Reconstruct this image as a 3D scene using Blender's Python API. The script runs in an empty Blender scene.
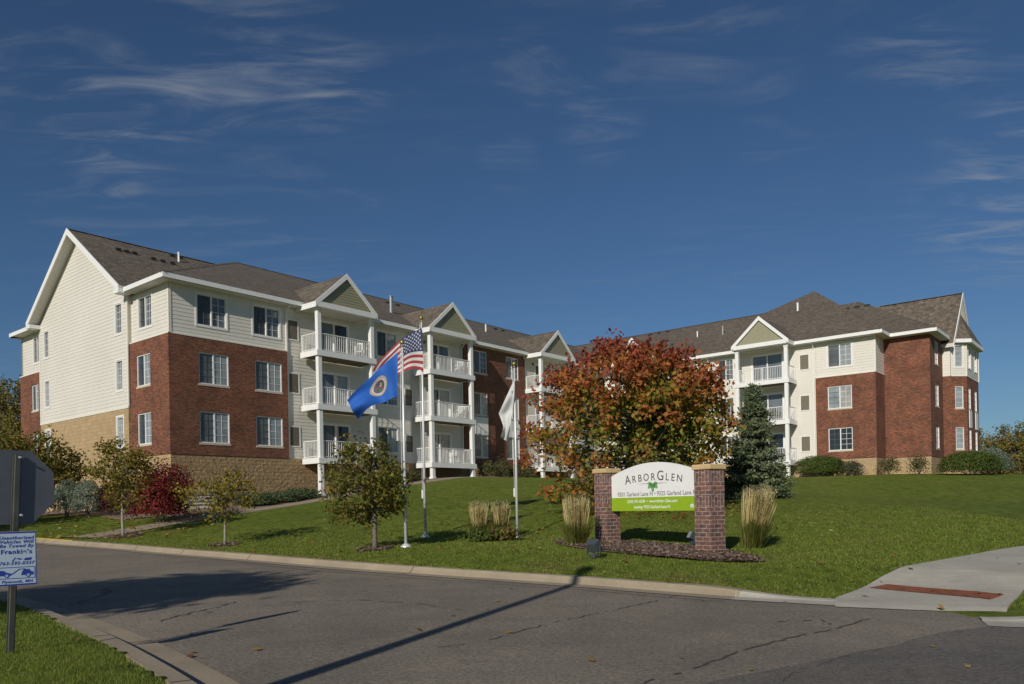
import bpy, bmesh, math, random
import numpy as np
from mathutils import Vector, Matrix
random.seed(7); RNG = np.random.default_rng(11)
R = math.radians
SC = bpy.context.scene
COL = SC.collection

# ------------------------------------------------------------------ camera, sky, sun
F, CX, CY, ROLL, CAMZ = 796.0, 512.0, 505.8, -0.0192, 1.75
cam = bpy.data.objects.new('camera', bpy.data.cameras.new('camera')); COL.objects.link(cam)
cam.data.sensor_width = 36; cam.data.lens = F/1024*36
cam.data.shift_y = (CY-342)/1024
cam.data.clip_end = 5000; cam.data.clip_start = .05
cam.matrix_world = Matrix.Translation((0, 0, CAMZ)) @ Matrix.Rotation(R(90), 4, 'X') @ Matrix.Rotation(ROLL, 4, 'Z')
SC.camera = cam

SUN_EL = R(26.5); SH = Vector((-.385, -.923)).normalized()
to_sun = Vector((SH.x*math.cos(SUN_EL), SH.y*math.cos(SUN_EL), math.sin(SUN_EL)))
sl = bpy.data.lights.new('sun', 'SUN'); sl.energy = 4.6; sl.angle = R(.5); sl.color = (1, .935, .83)
sun = bpy.data.objects.new('sun', sl); COL.objects.link(sun)
sun.rotation_mode = 'QUATERNION'; sun.rotation_quaternion = to_sun.to_track_quat('Z', 'Y'); sun.location = (-20, -40, 40)

wld = bpy.data.worlds.new('World'); SC.world = wld; wld.use_nodes = True
def build_world():
    nt = wld.node_tree; N = nt.nodes; Lk = nt.links
    bg = N['Background']; bg.inputs['Strength'].default_value = .057
    sky = N.new('ShaderNodeTexSky'); sky.sky_type = 'NISHITA'; sky.sun_disc = False
    sky.sun_elevation = SUN_EL; sky.sun_rotation = math.atan2(SH.x, SH.y)
    sky.altitude = 300; sky.air_density = 1.0; sky.dust_density = .35; sky.ozone_density = 4.0
    tc = N.new('ShaderNodeTexCoord'); sep = N.new('ShaderNodeSeparateXYZ'); Lk.new(tc.outputs['Generated'], sep.inputs[0])
    mx = N.new('ShaderNodeMath'); mx.operation = 'MAXIMUM'; mx.inputs[1].default_value = .04; Lk.new(sep.outputs['Z'], mx.inputs[0])
    def div(o):
        d = N.new('ShaderNodeMath'); d.operation = 'DIVIDE'; Lk.new(o, d.inputs[0]); Lk.new(mx.outputs[0], d.inputs[1]); return d.outputs[0]
    cb = N.new('ShaderNodeCombineXYZ'); Lk.new(div(sep.outputs['X']), cb.inputs[0]); Lk.new(div(sep.outputs['Y']), cb.inputs[1])
    mp = N.new('ShaderNodeMapping'); Lk.new(cb.outputs[0], mp.inputs[0])
    mp.inputs['Rotation'].default_value = (0, 0, R(38)); mp.inputs['Scale'].default_value = (1.0, 2.7, 1); mp.inputs['Location'].default_value = (3.1, .6, 0)
    nz = N.new('ShaderNodeTexNoise'); nz.inputs['Scale'].default_value = 2.3; nz.inputs['Detail'].default_value = 12; nz.inputs['Roughness'].default_value = .62
    nz.inputs['Distortion'].default_value = .9; Lk.new(mp.outputs[0], nz.inputs['Vector'])
    n2 = N.new('ShaderNodeTexNoise'); n2.inputs['Scale'].default_value = .75; n2.inputs['Detail'].default_value = 2
    mp2 = N.new('ShaderNodeMapping'); mp2.inputs['Location'].default_value = (8.7, 2.3, 0); Lk.new(cb.outputs[0], mp2.inputs[0]); Lk.new(mp2.outputs[0], n2.inputs['Vector'])
    def ramp(o, a, b):
        r = N.new('ShaderNodeMapRange'); r.interpolation_type = 'SMOOTHSTEP'; r.inputs[1].default_value = a; r.inputs[2].default_value = b; Lk.new(o, r.inputs[0]); return r.outputs[0]
    acc = None
    for az, el, rad, wt in CIRRUS:   # compass bearing off the view axis, elevation, size (degrees), strength
        v = (math.sin(R(az))*math.cos(R(el)), math.cos(R(az))*math.cos(R(el)), math.sin(R(el)))
        d = N.new('ShaderNodeVectorMath'); d.operation = 'DOT_PRODUCT'; Lk.new(tc.outputs['Generated'], d.inputs[0]); d.inputs[1].default_value = v
        r = N.new('ShaderNodeMapRange'); r.interpolation_type = 'SMOOTHSTEP'; r.inputs[1].default_value = math.cos(R(rad)); r.inputs[2].default_value = 1; r.inputs[4].default_value = wt*.62; Lk.new(d.outputs['Value'], r.inputs[0])
        if acc is None: acc = r.outputs[0]
        else: a = N.new('ShaderNodeMath'); a.operation = 'ADD'; Lk.new(acc, a.inputs[0]); Lk.new(r.outputs[0], a.inputs[1]); acc = a.outputs[0]
    base = N.new('ShaderNodeMath'); base.operation = 'MULTIPLY'; base.inputs[1].default_value = .16; Lk.new(ramp(n2.outputs[0], .40, .62), base.inputs[0])
    a = N.new('ShaderNodeMath'); a.operation = 'ADD'; a.use_clamp = True; Lk.new(acc, a.inputs[0]); Lk.new(base.outputs[0], a.inputs[1])
    m = N.new('ShaderNodeMath'); m.operation = 'MULTIPLY'; Lk.new(ramp(nz.outputs[0], .43, .80), m.inputs[0]); Lk.new(a.outputs[0], m.inputs[1])
    m2 = N.new('ShaderNodeMath'); m2.operation = 'MULTIPLY'; m2.inputs[1].default_value = .6; Lk.new(m.outputs[0], m2.inputs[0])
    tint = N.new('ShaderNodeMix'); tint.data_type = 'RGBA'; tint.blend_type = 'MULTIPLY'; tint.inputs[0].default_value = 1
    Lk.new(sky.outputs[0], tint.inputs[6]); tint.inputs[7].default_value = SKYTINT
    mix = N.new('ShaderNodeMix'); mix.data_type = 'RGBA'; Lk.new(m2.outputs[0], mix.inputs[0]); Lk.new(tint.outputs[2], mix.inputs[6]); mix.inputs[7].default_value = (6.2, 6.8, 7.6, 1)
    Lk.new(mix.outputs[2], bg.inputs['Color'])
CIRRUS = [(-30.7, 26.2, 7, 0.55), (-26.8, 23.5, 5, 0.8), (-21.4, 29.1, 7, 0.5), (-14.9, 28.7, 5, 0.7), (-11.8, 27.7, 4, 0.9), (-20.5, 25.8, 3.5, 0.6), (-23.9, 25.0, 4, 0.6), (2.0, 28.7, 3, 0.8), (6.7, 26.0, 3.5, 0.8), (12.6, 30.5, 5, 0.8), (0.2, 23.4, 2.5, 0.6), (26.9, 28.3, 5, 0.8), (28.5, 26.4, 3.5, 0.7), (31.5, 22.2, 4, 0.9), (30.7, 16.9, 5, 0.7), (32.5, 17.1, 5, 0.7), (-26.2, 18.1, 6, 0.4), (-18.2, 19.1, 6, 0.35), (17.3, 28.1, 4, 0.35), (-26.8, 20.9, 2.5, 0.6), (-12.9, 19.8, 5, 0.3), (19.9, 22.8, 4, 0.3)]
SKYTINT = (.80, 1.0, 1.16, 1)
build_world()
SC.view_settings.view_transform = 'Standard'; SC.view_settings.look = 'None'
SC.view_settings.exposure = -.33; SC.view_settings.gamma = 1; SC.view_settings.use_curve_mapping = False

# ------------------------------------------------------------------ helpers
def ray(px, py):
    x, y = px-CX, py-CY; c, s = math.cos(-ROLL), math.sin(-ROLL)
    return ((x*c-y*s)/F, 1.0, -(x*s+y*c)/F)
def at(px, py, d):
    r = ray(px, py); return Vector((r[0]*d, d, CAMZ+r[2]*d))

def tag(o, label=None, cat=None, group=None, kind=None):
    if label: o['label'] = label
    if cat: o['category'] = cat
    if group: o['group'] = group
    if kind: o['kind'] = kind
    return o
def empty(name, loc=(0, 0, 0), rz=0):
    o = bpy.data.objects.new(name, None); COL.objects.link(o); o.location = loc; o.rotation_euler = (0, 0, rz); o.empty_display_size = .2
    return o

class MB:
    def __init__(s): s.v = []; s.f = []; s.m = []; s.uv = None
    def add(s, vs, fs, m=0):
        k = len(s.v); s.v += [tuple(p) for p in vs]
        for f in fs: s.f.append(tuple(i+k for i in f)); s.m.append(m)
    def poly(s, pts, m=0, nrm=None):
        if nrm is not None:
            P = [Vector(p) for p in pts]; n = Vector((0, 0, 0))
            for i in range(1, len(P)-1): n += (P[i]-P[0]).cross(P[i+1]-P[0])
            if n.dot(Vector(nrm)) < 0: pts = pts[::-1]
        s.add(pts, [tuple(range(len(pts)))], m)
    def hexa(s, P, m=0):   # 8 corners: 0-3 bottom ring, 4-7 top ring
        V = [Vector(p) for p in P]
        if (V[1]-V[0]).cross(V[3]-V[0]).dot(V[4]-V[0]) < 0: P = [P[i] for i in (3,2,1,0,7,6,5,4)]
        s.add(P, [(3,2,1,0), (4,5,6,7), (0,1,5,4), (1,2,6,5), (2,3,7,6), (3,0,4,7)], m)
    def box(s, x0, x1, y0, y1, z0, z1, m=0):
        s.hexa([(x0,y0,z0),(x1,y0,z0),(x1,y1,z0),(x0,y1,z0),(x0,y0,z1),(x1,y0,z1),(x1,y1,z1),(x0,y1,z1)], m)
    def slab(s, pts, t, m=0, mb=None):  # polygon given thickness t downwards
        n = len(pts); k = len(s.v)
        s.v += [tuple(p) for p in pts] + [(p[0], p[1], p[2]-t) for p in pts]
        s.f.append(tuple(range(k, k+n))); s.m.append(m)
        s.f.append(tuple(range(k+2*n-1, k+n-1, -1))); s.m.append(m if mb is None else mb)
        for i in range(n):
            j = (i+1) % n; s.f.append((k+i, k+n+i, k+n+j, k+j)); s.m.append(m if mb is None else mb)
    def tube(s, pts, rs, n=8, m=0, cap=True):
        pts = [Vector(p) for p in pts]
        if not hasattr(rs, '__len__'): rs = [rs]*len(pts)
        k = len(s.v); ref = None
        for i, p in enumerate(pts):
            d = (pts[min(i+1, len(pts)-1)]-pts[max(i-1, 0)]).normalized()
            if ref is None: ref = d.orthogonal().normalized()
            ref = (ref-d*ref.dot(d)).normalized(); b = d.cross(ref)
            for j in range(n):
                a = 2*math.pi*j/n; q = p+(ref*math.cos(a)+b*math.sin(a))*rs[i]; s.v.append(tuple(q))
        for i in range(len(pts)-1):
            for j in range(n):
                s.f.append((k+i*n+j, k+i*n+(j+1) % n, k+(i+1)*n+(j+1) % n, k+(i+1)*n+j)); s.m.append(m)
        if cap:
            s.f.append(tuple(k+j for j in range(n))[::-1]); s.m.append(m)
            e = k+(len(pts)-1)*n; s.f.append(tuple(e+j for j in range(n))); s.m.append(m)
    def build(s, name, mats, parent=None, smooth=False, recalc=True, bevel=0, uvmode='box'):
        me = bpy.data.meshes.new(name); me.from_pydata(s.v, [], s.f)
        if not isinstance(mats, (list, tuple)): mats = [mats]
        for m in mats: me.materials.append(m)
        me.polygons.foreach_set('material_index', s.m)
        if recalc or bevel:
            bm = bmesh.new(); bm.from_mesh(me)
            if bevel:
                bmesh.ops.remove_doubles(bm, verts=bm.verts, dist=1e-5)
                bmesh.ops.bevel(bm, geom=[e for e in bm.edges if len(e.link_faces) == 2 and e.calc_face_angle(0) > .5], offset=bevel, segments=2, affect='EDGES', profile=.6)
            bmesh.ops.recalc_face_normals(bm, faces=bm.faces); bm.to_mesh(me); bm.free()
        uvl = me.uv_layers.new(name='UVMap'); n = len(me.loops)
        co = np.empty(len(me.vertices)*3); me.vertices.foreach_get('co', co); co = co.reshape(-1, 3)
        li = np.empty(n, int); me.loops.foreach_get('vertex_index', li)
        nr = np.empty(len(me.polygons)*3); me.polygons.foreach_get('normal', nr); nr = np.abs(nr.reshape(-1, 3))
        lt = np.empty(len(me.polygons), int); me.polygons.foreach_get('loop_total', lt)
        ln = np.repeat(nr, lt, axis=0); P = co[li]
        if uvmode == 'box':
            h = np.where(ln[:, 0] > ln[:, 1], P[:, 1], P[:, 0]); flat = ln[:, 2] > .92
            uv = np.stack([np.where(flat, P[:, 0], h), np.where(flat, P[:, 1], P[:, 2])], 1)
        else:  # roof: courses follow the eave
            sx = ln[:, 0] > ln[:, 1]; uv = np.stack([np.where(sx, P[:, 1], P[:, 0]), np.where(sx, P[:, 0], P[:, 1])], 1)
        uvl.data.foreach_set('uv', uv.astype(np.float32).ravel())
        if smooth: me.polygons.foreach_set('use_smooth', [True]*len(me.polygons))
        o = bpy.data.objects.new(name, me); COL.objects.link(o)
        if parent: o.parent = parent
        return o

# ------------------------------------------------------------------ materials
class NB:
    def __init__(s, name):
        s.m = bpy.data.materials.new(name); s.m.use_nodes = True; s.nt = s.m.node_tree; s.N = s.nt.nodes; s.L = s.nt.links; s.b = s.N['Principled BSDF']
    def n(s, t, **kw):
        x = s.N.new('ShaderNode'+t)
        for k, v in kw.items():
            if k in x.inputs and not hasattr(x, k): x.inputs[k].default_value = v
            else: setattr(x, k, v)
        return x
    def set(s, node, **kw):
        for k, v in kw.items(): node.inputs[k.replace('_', ' ')].default_value = v
        return node
    def link(s, a, b): s.L.new(a, b)
    def noise(s, vec, scale, detail=4, rough=.55):
        x = s.n('TexNoise'); x.inputs['Scale'].default_value = scale; x.inputs['Detail'].default_value = detail; x.inputs['Roughness'].default_value = rough
        if vec is not None: s.link(vec, x.inputs['Vector'])
        return x.outputs[0]
    def ramp(s, o, stops):
        r = s.n('ValToRGB'); s.link(o, r.inputs[0]); el = r.color_ramp.elements
        while len(el) < len(stops): el.new(.5)
        for e, (p, c) in zip(el, stops): e.position = p; e.color = (*c, 1) if len(c) == 3 else c
        return r.outputs[0]
    def rng(s, o, a, b, c=0, d=1):
        r = s.n('MapRange'); s.link(o, r.inputs[0])
        for i, v in enumerate((a, b, c, d)): r.inputs[i+1].default_value = v
        return r.outputs[0]
    def mix(s, fac, a, b, mode='MIX'):
        x = s.n('Mix'); x.data_type = 'RGBA'; x.blend_type = mode
        for i, v in ((0, fac), (6, a), (7, b)):
            if isinstance(v, (int, float)): x.inputs[i].default_value = v
            elif isinstance(v, tuple): x.inputs[i].default_value = (*v, 1) if len(v) == 3 else v
            else: s.link(v, x.inputs[i])
        return x.outputs[2]
    def math(s, op, a, b=None):
        x = s.n('Math'); x.operation = op
        for i, v in enumerate((a, b)):
            if v is None: continue
            if isinstance(v, (int, float)): x.inputs[i].default_value = v
            else: s.link(v, x.inputs[i])
        return x.outputs[0]
    def bump(s, h, strength=.5, dist=.01):
        x = s.n('Bump'); x.inputs['Strength'].default_value = strength; x.inputs['Distance'].default_value = dist; s.link(h, x.inputs['Height']); s.link(x.outputs[0], s.b.inputs['Normal']); return x
    def uv(s): return s.n('UVMap').outputs[0]
    def obj(s): return s.n('TexCoord').outputs['Object']
    def pos(s): return s.n('NewGeometry').outputs['Position']
    def col(s, o):
        if isinstance(o, tuple): s.b.inputs['Base Color'].default_value = (*o, 1)
        else: s.link(o, s.b.inputs['Base Color'])
    def rough(s, v): s.b.inputs['Roughness'].default_value = v

def plain(name, c, rough=.6, metal=0, var=.12, scale=6, spec=.4):
    b = NB(name); b.rough(rough); b.b.inputs['Metallic'].default_value = metal; b.b.inputs['Specular IOR Level'].default_value = spec
    n = b.noise(b.obj(), scale, 5)
    lo = tuple(x*(1-var) for x in c); hi = tuple(min(1, x*(1+var)) for x in c)
    b.col(b.ramp(n, [(.3, lo), (.7, hi)])); return b.m

def m_brick(name, c1, c2, mort, w=.205, h=.071, ms=.010, rot=False, bump=.35):
    b = NB(name); uv = b.uv()
    mp = b.n('Mapping'); b.link(uv, mp.inputs[0])
    if rot: mp.inputs['Rotation'].default_value = (0, 0, R(90))
    t = b.n('TexBrick'); b.link(mp.outputs[0], t.inputs['Vector']); t.inputs['Scale'].default_value = 1
    t.inputs['Brick Width'].default_value = w; t.inputs['Row Height'].default_value = h; t.inputs['Mortar Size'].default_value = ms; t.inputs['Bias'].default_value = -.1
    t.inputs['Color1'].default_value = (*c1, 1); t.inputs['Color2'].default_value = (*c2, 1); t.inputs['Mortar'].default_value = (*mort, 1)
    n1 = b.noise(uv, .9, 6); mpn = b.n('Mapping'); b.link(uv, mpn.inputs[0]); mpn.inputs['Scale'].default_value = (6.5, 13.5, 1); n2 = b.noise(mpn.outputs[0], 1.0, 4, .7)
    c = b.mix(.8, t.outputs[0], b.ramp(n1, [(.28, (.62, .60, .58)), (.72, (1.28, 1.26, 1.24))]), 'MULTIPLY')
    c = b.mix(.7, c, b.ramp(n2, [(.34, (.45, .43, .42)), (.66, (1.5, 1.45, 1.38))]), 'MULTIPLY')
    b.col(c); b.rough(.85)
    b.bump(b.math('SUBTRACT', b.noise(uv, 60, 3), t.outputs[1]), bump, .006); return b.m

def m_siding(name, c):
    b = NB(name); uv = b.uv(); n = b.noise(uv, .35, 4); n2 = b.noise(uv, 3, 4)
    cc = b.ramp(n, [(.3, tuple(x*.95 for x in c)), (.7, tuple(min(1, x*1.03) for x in c))])
    cc = b.mix(.5, cc, b.ramp(n2, [(.3, (.95, .94, .92)), (.7, (1.02, 1.02, 1.02))]), 'MULTIPLY')
    b.col(cc); b.rough(.55); return b.m

def m_shingle():
    b = NB('asphalt_shingle'); uv = b.uv(); t = b.n('TexBrick'); b.link(uv, t.inputs['Vector']); t.inputs['Scale'].default_value = 1
    t.inputs['Brick Width'].default_value = .31; t.inputs['Row Height'].default_value = .15; t.inputs['Mortar Size'].default_value = .012; t.inputs['Mortar Smooth'].default_value = .6
    t.inputs['Color1'].default_value = (.172, .140, .106, 1); t.inputs['Color2'].default_value = (.100, .084, .066, 1); t.inputs['Mortar'].default_value = (.075, .062, .052, 1)
    n = b.noise(uv, 4.2, 6, .75); n2 = b.noise(uv, .18, 4)
    c = b.mix(.85, t.outputs[0], b.ramp(n, [(.34, (.46, .46, .45)), (.66, (1.5, 1.48, 1.45))]), 'MULTIPLY')
    c = b.mix(.6, c, b.ramp(n2, [(.3, (.86, .86, .86)), (.7, (1.12, 1.1, 1.08))]), 'MULTIPLY')
    b.col(c); b.rough(.95); b.bump(b.math('SUBTRACT', b.noise(uv, 7, 4), t.outputs[1]), .6, .02); return b.m

def m_block(name, c, bump=1.0, w=.42, h=.2):
    b = NB(name); uv = b.uv(); t = b.n('TexBrick'); b.link(uv, t.inputs['Vector']); t.inputs['Scale'].default_value = 1
    t.inputs['Brick Width'].default_value = w; t.inputs['Row Height'].default_value = h; t.inputs['Mortar Size'].default_value = .012
    t.inputs['Color1'].default_value = (*c, 1); t.inputs['Color2'].default_value = (*[x*.88 for x in c], 1); t.inputs['Mortar'].default_value = (*[x*.72 for x in c], 1)
    n = b.noise(uv, 2.2, 6, .6); c2 = b.mix(.7, t.outputs[0], b.ramp(n, [(.3, (.8, .78, .74)), (.7, (1.14, 1.12, 1.1))]), 'MULTIPLY')
    b.col(c2); b.rough(.9)
    h_ = b.math('ADD', b.math('MULTIPLY', b.noise(uv, 5.5, 5, .6), 2.2), b.math('SUBTRACT', 1.0, t.outputs[1])); b.bump(h_, bump, .05); return b.m

def m_leaf(name, trans=.3, rough=.6):
    b = NB(name); a = b.n('Attribute'); a.attribute_name = 'Col'; b.col(a.outputs[0]); b.rough(rough); b.b.inputs['Specular IOR Level'].default_value = .25
    tr = b.n('BsdfTranslucent'); b.link(a.outputs[0], tr.inputs[0]); mx = b.n('MixShader'); mx.inputs[0].default_value = trans
    b.link(b.b.outputs[0], mx.inputs[1]); b.link(tr.outputs[0], mx.inputs[2]); b.link(mx.outputs[0], b.N['Material Output'].inputs[0]); return b.m

def m_asphalt(name, base, warm=(1, .95, .86), patch=.3):
    b = NB(name); p = b.pos()
    big = b.noise(p, .22, 5, .6); mid = b.noise(p, 1.3, 5, .6); fine = b.noise(p, 22, 6, .8); vo = b.n('TexVoronoi'); vo.inputs['Scale'].default_value = 70; b.link(p, vo.inputs['Vector'])
    c = b.ramp(big, [(.3, tuple(base*(1-patch)*w for w in warm)), (.72, tuple(base*(1+patch*.6)*w for w in warm))])
    c = b.mix(.8, c, b.ramp(mid, [(.3, (.82, .82, .83)), (.7, (1.12, 1.1, 1.08))]), 'MULTIPLY')
    c = b.mix(.9, c, b.ramp(fine, [(.36, (.5, .5, .51)), (.64, (1.55, 1.53, 1.5))]), 'MULTIPLY')
    c = b.mix(.55, c, b.ramp(vo.outputs['Color'], [(.25, (.72, .72, .72)), (.8, (1.3, 1.28, 1.25))]), 'MULTIPLY')
    # worn darker streaks (oil and old seal coat)
    mp = b.n('Mapping'); mp.inputs['Rotation'].default_value = (0, 0, R(37)); mp.inputs['Scale'].default_value = (.16, 1.1, 1); b.link(p, mp.inputs[0])
    st = b.noise(mp.outputs[0], 1.2, 5, .6); c = b.mix(b.rng(st, .54, .72, 0, .35), c, (base*.45, base*.44, base*.43))
    b.col(c); b.rough(.88); b.bump(fine, .7, .012); return b.m

def m_concrete(name, c):
    b = NB(name); p = b.pos(); n = b.noise(p, 1.1, 6, .65); f = b.noise(p, 26, 5, .65)
    cc = b.ramp(n, [(.28, tuple(x*.78 for x in c)), (.72, tuple(x*1.1 for x in c))]); cc = b.mix(.7, cc, b.ramp(f, [(.3, (.78, .77, .75)), (.7, (1.12, 1.12, 1.1))]), 'MULTIPLY')
    b.col(cc); b.rough(.9); b.bump(f, .4, .006); return b.m

def m_grass():
    b = NB('lawn_grass'); p = b.pos(); big = b.noise(p, .13, 4); mid = b.noise(p, .8, 6, .65); fine = b.noise(p, 6, 7, .8); vf = b.noise(p, 45, 3, .7)
    c = b.ramp(mid, [(.25, (.145, .205, .025)), (.5, (.180, .24, .031)), (.78, (.23, .265, .045))])
    c = b.mix(.8, c, b.ramp(big, [(.3, (.82, .88, .9)), (.7, (1.18, 1.08, 1.1))]), 'MULTIPLY')
    c = b.mix(.9, c, b.ramp(fine, [(.28, (.55, .58, .5)), (.72, (1.4, 1.36, 1.4))]), 'MULTIPLY')
    mpt = b.n('Mapping'); b.link(p, mpt.inputs[0]); mpt.inputs['Scale'].default_value = (1.0, .55, 1); tf = b.noise(mpt.outputs[0], 3.4, 5, .7); c = b.mix(.9, c, b.ramp(tf, [(.34, (.55, .58, .52)), (.66, (1.42, 1.38, 1.4))]), 'MULTIPLY')
    c = b.mix(.7, c, b.ramp(vf, [(.3, (.6, .6, .6)), (.7, (1.35, 1.35, 1.35))]), 'MULTIPLY')
    dry = b.noise(p, .42, 3); c = b.mix(b.rng(dry, .62, .74, 0, .6), c, (.24, .20, .06))
    b.col(c); b.rough(.9); b.b.inputs['Specular IOR Level'].default_value = .15
    b.bump(b.math('ADD', b.math('ADD', fine, tf), b.math('MULTIPLY', vf, .6)), 1.0, .12); return b.m

M = dict(
    brick=m_brick('red_brick', (.25, .082, .040), (.08, .032, .022), (.18, .105, .07), ms=.009),
    brick_band=m_brick('soldier_brick', (.30, .098, .058), (.22, .07, .045), (.24, .17, .13), ms=.008, rot=True),
    siding=m_siding('cream_siding', (.69, .66, .59)), green=m_siding('olive_siding', (.29, .275, .18)),
    trim=plain('white_trim', (.78, .78, .76), .5, var=.04), cream=plain('cream_trim', (.72, .685, .60), .6, var=.04),
    soffit=plain('soffit', (.62, .60, .55), .7, var=.05), shingle=m_shingle(),
    block=m_block('rock_face_block', (.40, .275, .145), 1.0), tan=m_block('tan_block', (.45, .325, .18), .05, .4, .2), 
    sill=plain('stone_sill', (.52, .45, .34), .8, var=.1), louvre=plain('brown_louvre', (.17, .145, .11), .6, var=.1), dark=plain('dark_gap', (.02, .02, .02), .8),
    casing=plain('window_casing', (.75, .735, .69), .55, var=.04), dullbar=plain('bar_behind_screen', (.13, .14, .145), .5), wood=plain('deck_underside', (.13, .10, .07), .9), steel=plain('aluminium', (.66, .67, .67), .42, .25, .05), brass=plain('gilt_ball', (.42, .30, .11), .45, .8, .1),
    bark=plain('bark', (.16, .13, .105), .95, var=.4, scale=14), palebark=plain('pale_bark', (.26, .235, .205), .9, var=.3, scale=12),
    leaf=m_leaf('leaves', .38), needle=m_leaf('needles', .2), blade=m_leaf('blades', .35, .5),
    asphalt=m_asphalt('driveway_asphalt', .215, (1, .86, .67)), street=m_asphalt('street_asphalt', .135, (1, .90, .77), .15), joint=plain('curb_joint', (.10, .08, .06), .9), seal=plain('crack_sealer', (.085, .076, .064), .75, var=.3, scale=20),
    conc=m_concrete('curb_concrete', (.33, .27, .19)), walk=m_concrete('walk_concrete', (.44, .41, .345)), grass=m_grass(),
    plate=plain('rust_plate', (.235, .075, .035), .8, var=.35, scale=9), grey=plain('galvanised', (.26, .265, .27), .5, .4, .1), signback=plain('sign_back', (.17, .18, .20), .55, .3, .12, 3),
    post=plain('post_steel', (.115, .115, .095), .6, .2, .2), signwhite=plain('sign_white', (.80, .80, .78), .45, var=.02), signgreen=plain('sign_green', (.28, .43, .02), .45, var=.03),
    ink=plain('charcoal_ink', (.09, .085, .08), .5), inkgrey=plain('grey_ink', (.22, .22, .22), .5), leafgreen=plain('emblem_green', (.16, .38, .13), .5), towblue=plain('tow_blue', (.02, .04, .27), .5), towwhite=plain('tow_white', (.37, .46, .57), .5, var=.03),
    flagblue=None, capstone=m_concrete('cap_stone', (.60, .43, .215)), blackplastic=plain('floodlight_case', (.055, .065, .078), .4), lens=plain('floodlight_lens', (.25, .28, .3), .15), yellow=plain('yellow_paint', (.62, .42, .03), .7),
    pbrick=m_brick('purple_brick', (.21, .095, .078), (.105, .075, .080), (.34, .28, .24), .215, .095, .010, False, .6), psold=m_brick('purple_soldier', (.20, .10, .085), (.115, .08, .082), (.34, .28, .24), .215, .095, .010, True, .6),
    rug=plain('chair_white', (.74, .74, .72), .5), chairdark=plain('chair_dark', (.05, .05, .05), .5))
def m_pane(name, c, rough=.08, grid=False):
    b = NB(name); n = b.noise(b.obj(), 1.3, 3); sp = b.n('SeparateXYZ'); b.link(b.uv(), sp.inputs[0])
    if grid:  # pleats of a vertical blind behind the glass
        w = b.math('FRACT', b.math('MULTIPLY', sp.outputs[0], 9.0)); cc = b.mix(b.math('MULTIPLY', w, .5), c, tuple(x*.55 for x in c))
        cc = b.mix(b.rng(n, .4, .65), cc, tuple(x*.6 for x in c)); b.col(cc)
    else: b.col(b.ramp(n, [(.35, tuple(x*.6 for x in c)), (.65, c)]))
    b.rough(rough); b.b.inputs['Specular IOR Level'].default_value = .6; b.b.inputs['Coat Weight'].default_value = .5; b.b.inputs['Coat Roughness'].default_value = .03; return b.m
PANES = [m_pane('glass_blind', (.34, .38, .39), .12, True), m_pane('glass_dim', (.17, .195, .215), .08, True), m_pane('glass_dark', (.03, .035, .04), .05), m_pane('glass_curtain', (.42, .42, .39), .15, True)]
SCREEN = m_pane('insect_screen', (.055, .062, .066), .35); SCREENL = m_pane('insect_screen_pale', (.12, .13, .135), .35)

# ------------------------------------------------------------------ terrain
YAW = .8829; LX, LY = -16.4538, 38.6129; cu, su = math.cos(YAW), math.sin(YAW)
def bw(a, b): return (LX+a*cu-b*su, LY+a*su+b*cu)
def zr(X, Y): return -.027-.01955*X+.01585*Y
def roadpt(px, py, dz=0):
    d = ray(px, py); t = (CAMZ+.027-dz)/(-.01955*d[0]+.01585-d[2]); return (d[0]*t, d[1]*t)
ctrl = [(-15.9,29,.80),(-15.3,31.5,1.01),(-14.16,35,1.35),(-13.98,36.6,1.48),(-11.6,42.5,2.15),(-6.1,49.2,3.30)]
for a, b, z in ((0,0,1.9),(-.2,9.5,1.9),(0,18.7,2.0),(-6,9.5,1.55),(-6,18,1.7),(7.65,-1.6,2.49),(16.3,-1.6,3.62),(22,-2,3.60),(27.9,-1.6,3.5),(36.9,-16.4,3.38),(38.5,-22,3.4),(41,-25,3.4),(37,-8,3.45),(34,-3,3.5),(48,-30,3.3),(20,10,3.2),(50,0,3.2)):
    ctrl.append((*bw(a, b), z))
for q in ((225,545,25),(375,550,21),(406,545,21),(425,538,24.5),(517.5,538,23.5),(608,545,21),(710,553,18),(577,545,20),(757,497,33),(850,495,38),(900,520,24),(800,520,25),(1000,549,18),(900,570,15),(1024,501,34),(1024,476,50),(850,478,50),(450,500,34),(350,520,30),(600,500,34),(660,520,26)):
    p = at(*q); ctrl.append(tuple(p))
ctrl += [(-28,34,1.45),(-40,30,1.5),(-45,60,2.2),(30,20,1.0),(45,25,1.3),(60,60,3.0),(0,110,3.0),(60,110,2.8),(-60,110,2.4),(-60,10,1.3),(40,0,.2)]
CP = np.array(ctrl); 
def tps(r2): return np.where(r2 > 1e-9, .5*r2*np.log(np.maximum(r2, 1e-12)), 0)
_n = len(CP); _P = np.c_[np.ones(_n), CP[:, :2]]
_K = tps(((CP[:, None, :2]-CP[None, :, :2])**2).sum(-1))+np.eye(_n)*6.0
_A = np.zeros((_n+3, _n+3)); _A[:_n, :_n] = _K; _A[:_n, _n:] = _P; _A[_n:, :_n] = _P.T
_w = np.linalg.solve(_A, np.r_[CP[:, 2], np.zeros(3)])
# outline of the lawn behind the far curb (plan view), and of the near corner lawn
def back(ax, ay, bx, by, k): return (ax+(ax-bx)*k, ay+(ay-by)*k)
curb_px = [(45,545),(100,549),(160,555),(225,560),(300,567),(400,575),(500,582),(580,587.5),(660,594.5),(730,600)]
CURB = [roadpt(*q) for q in curb_px]
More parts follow.
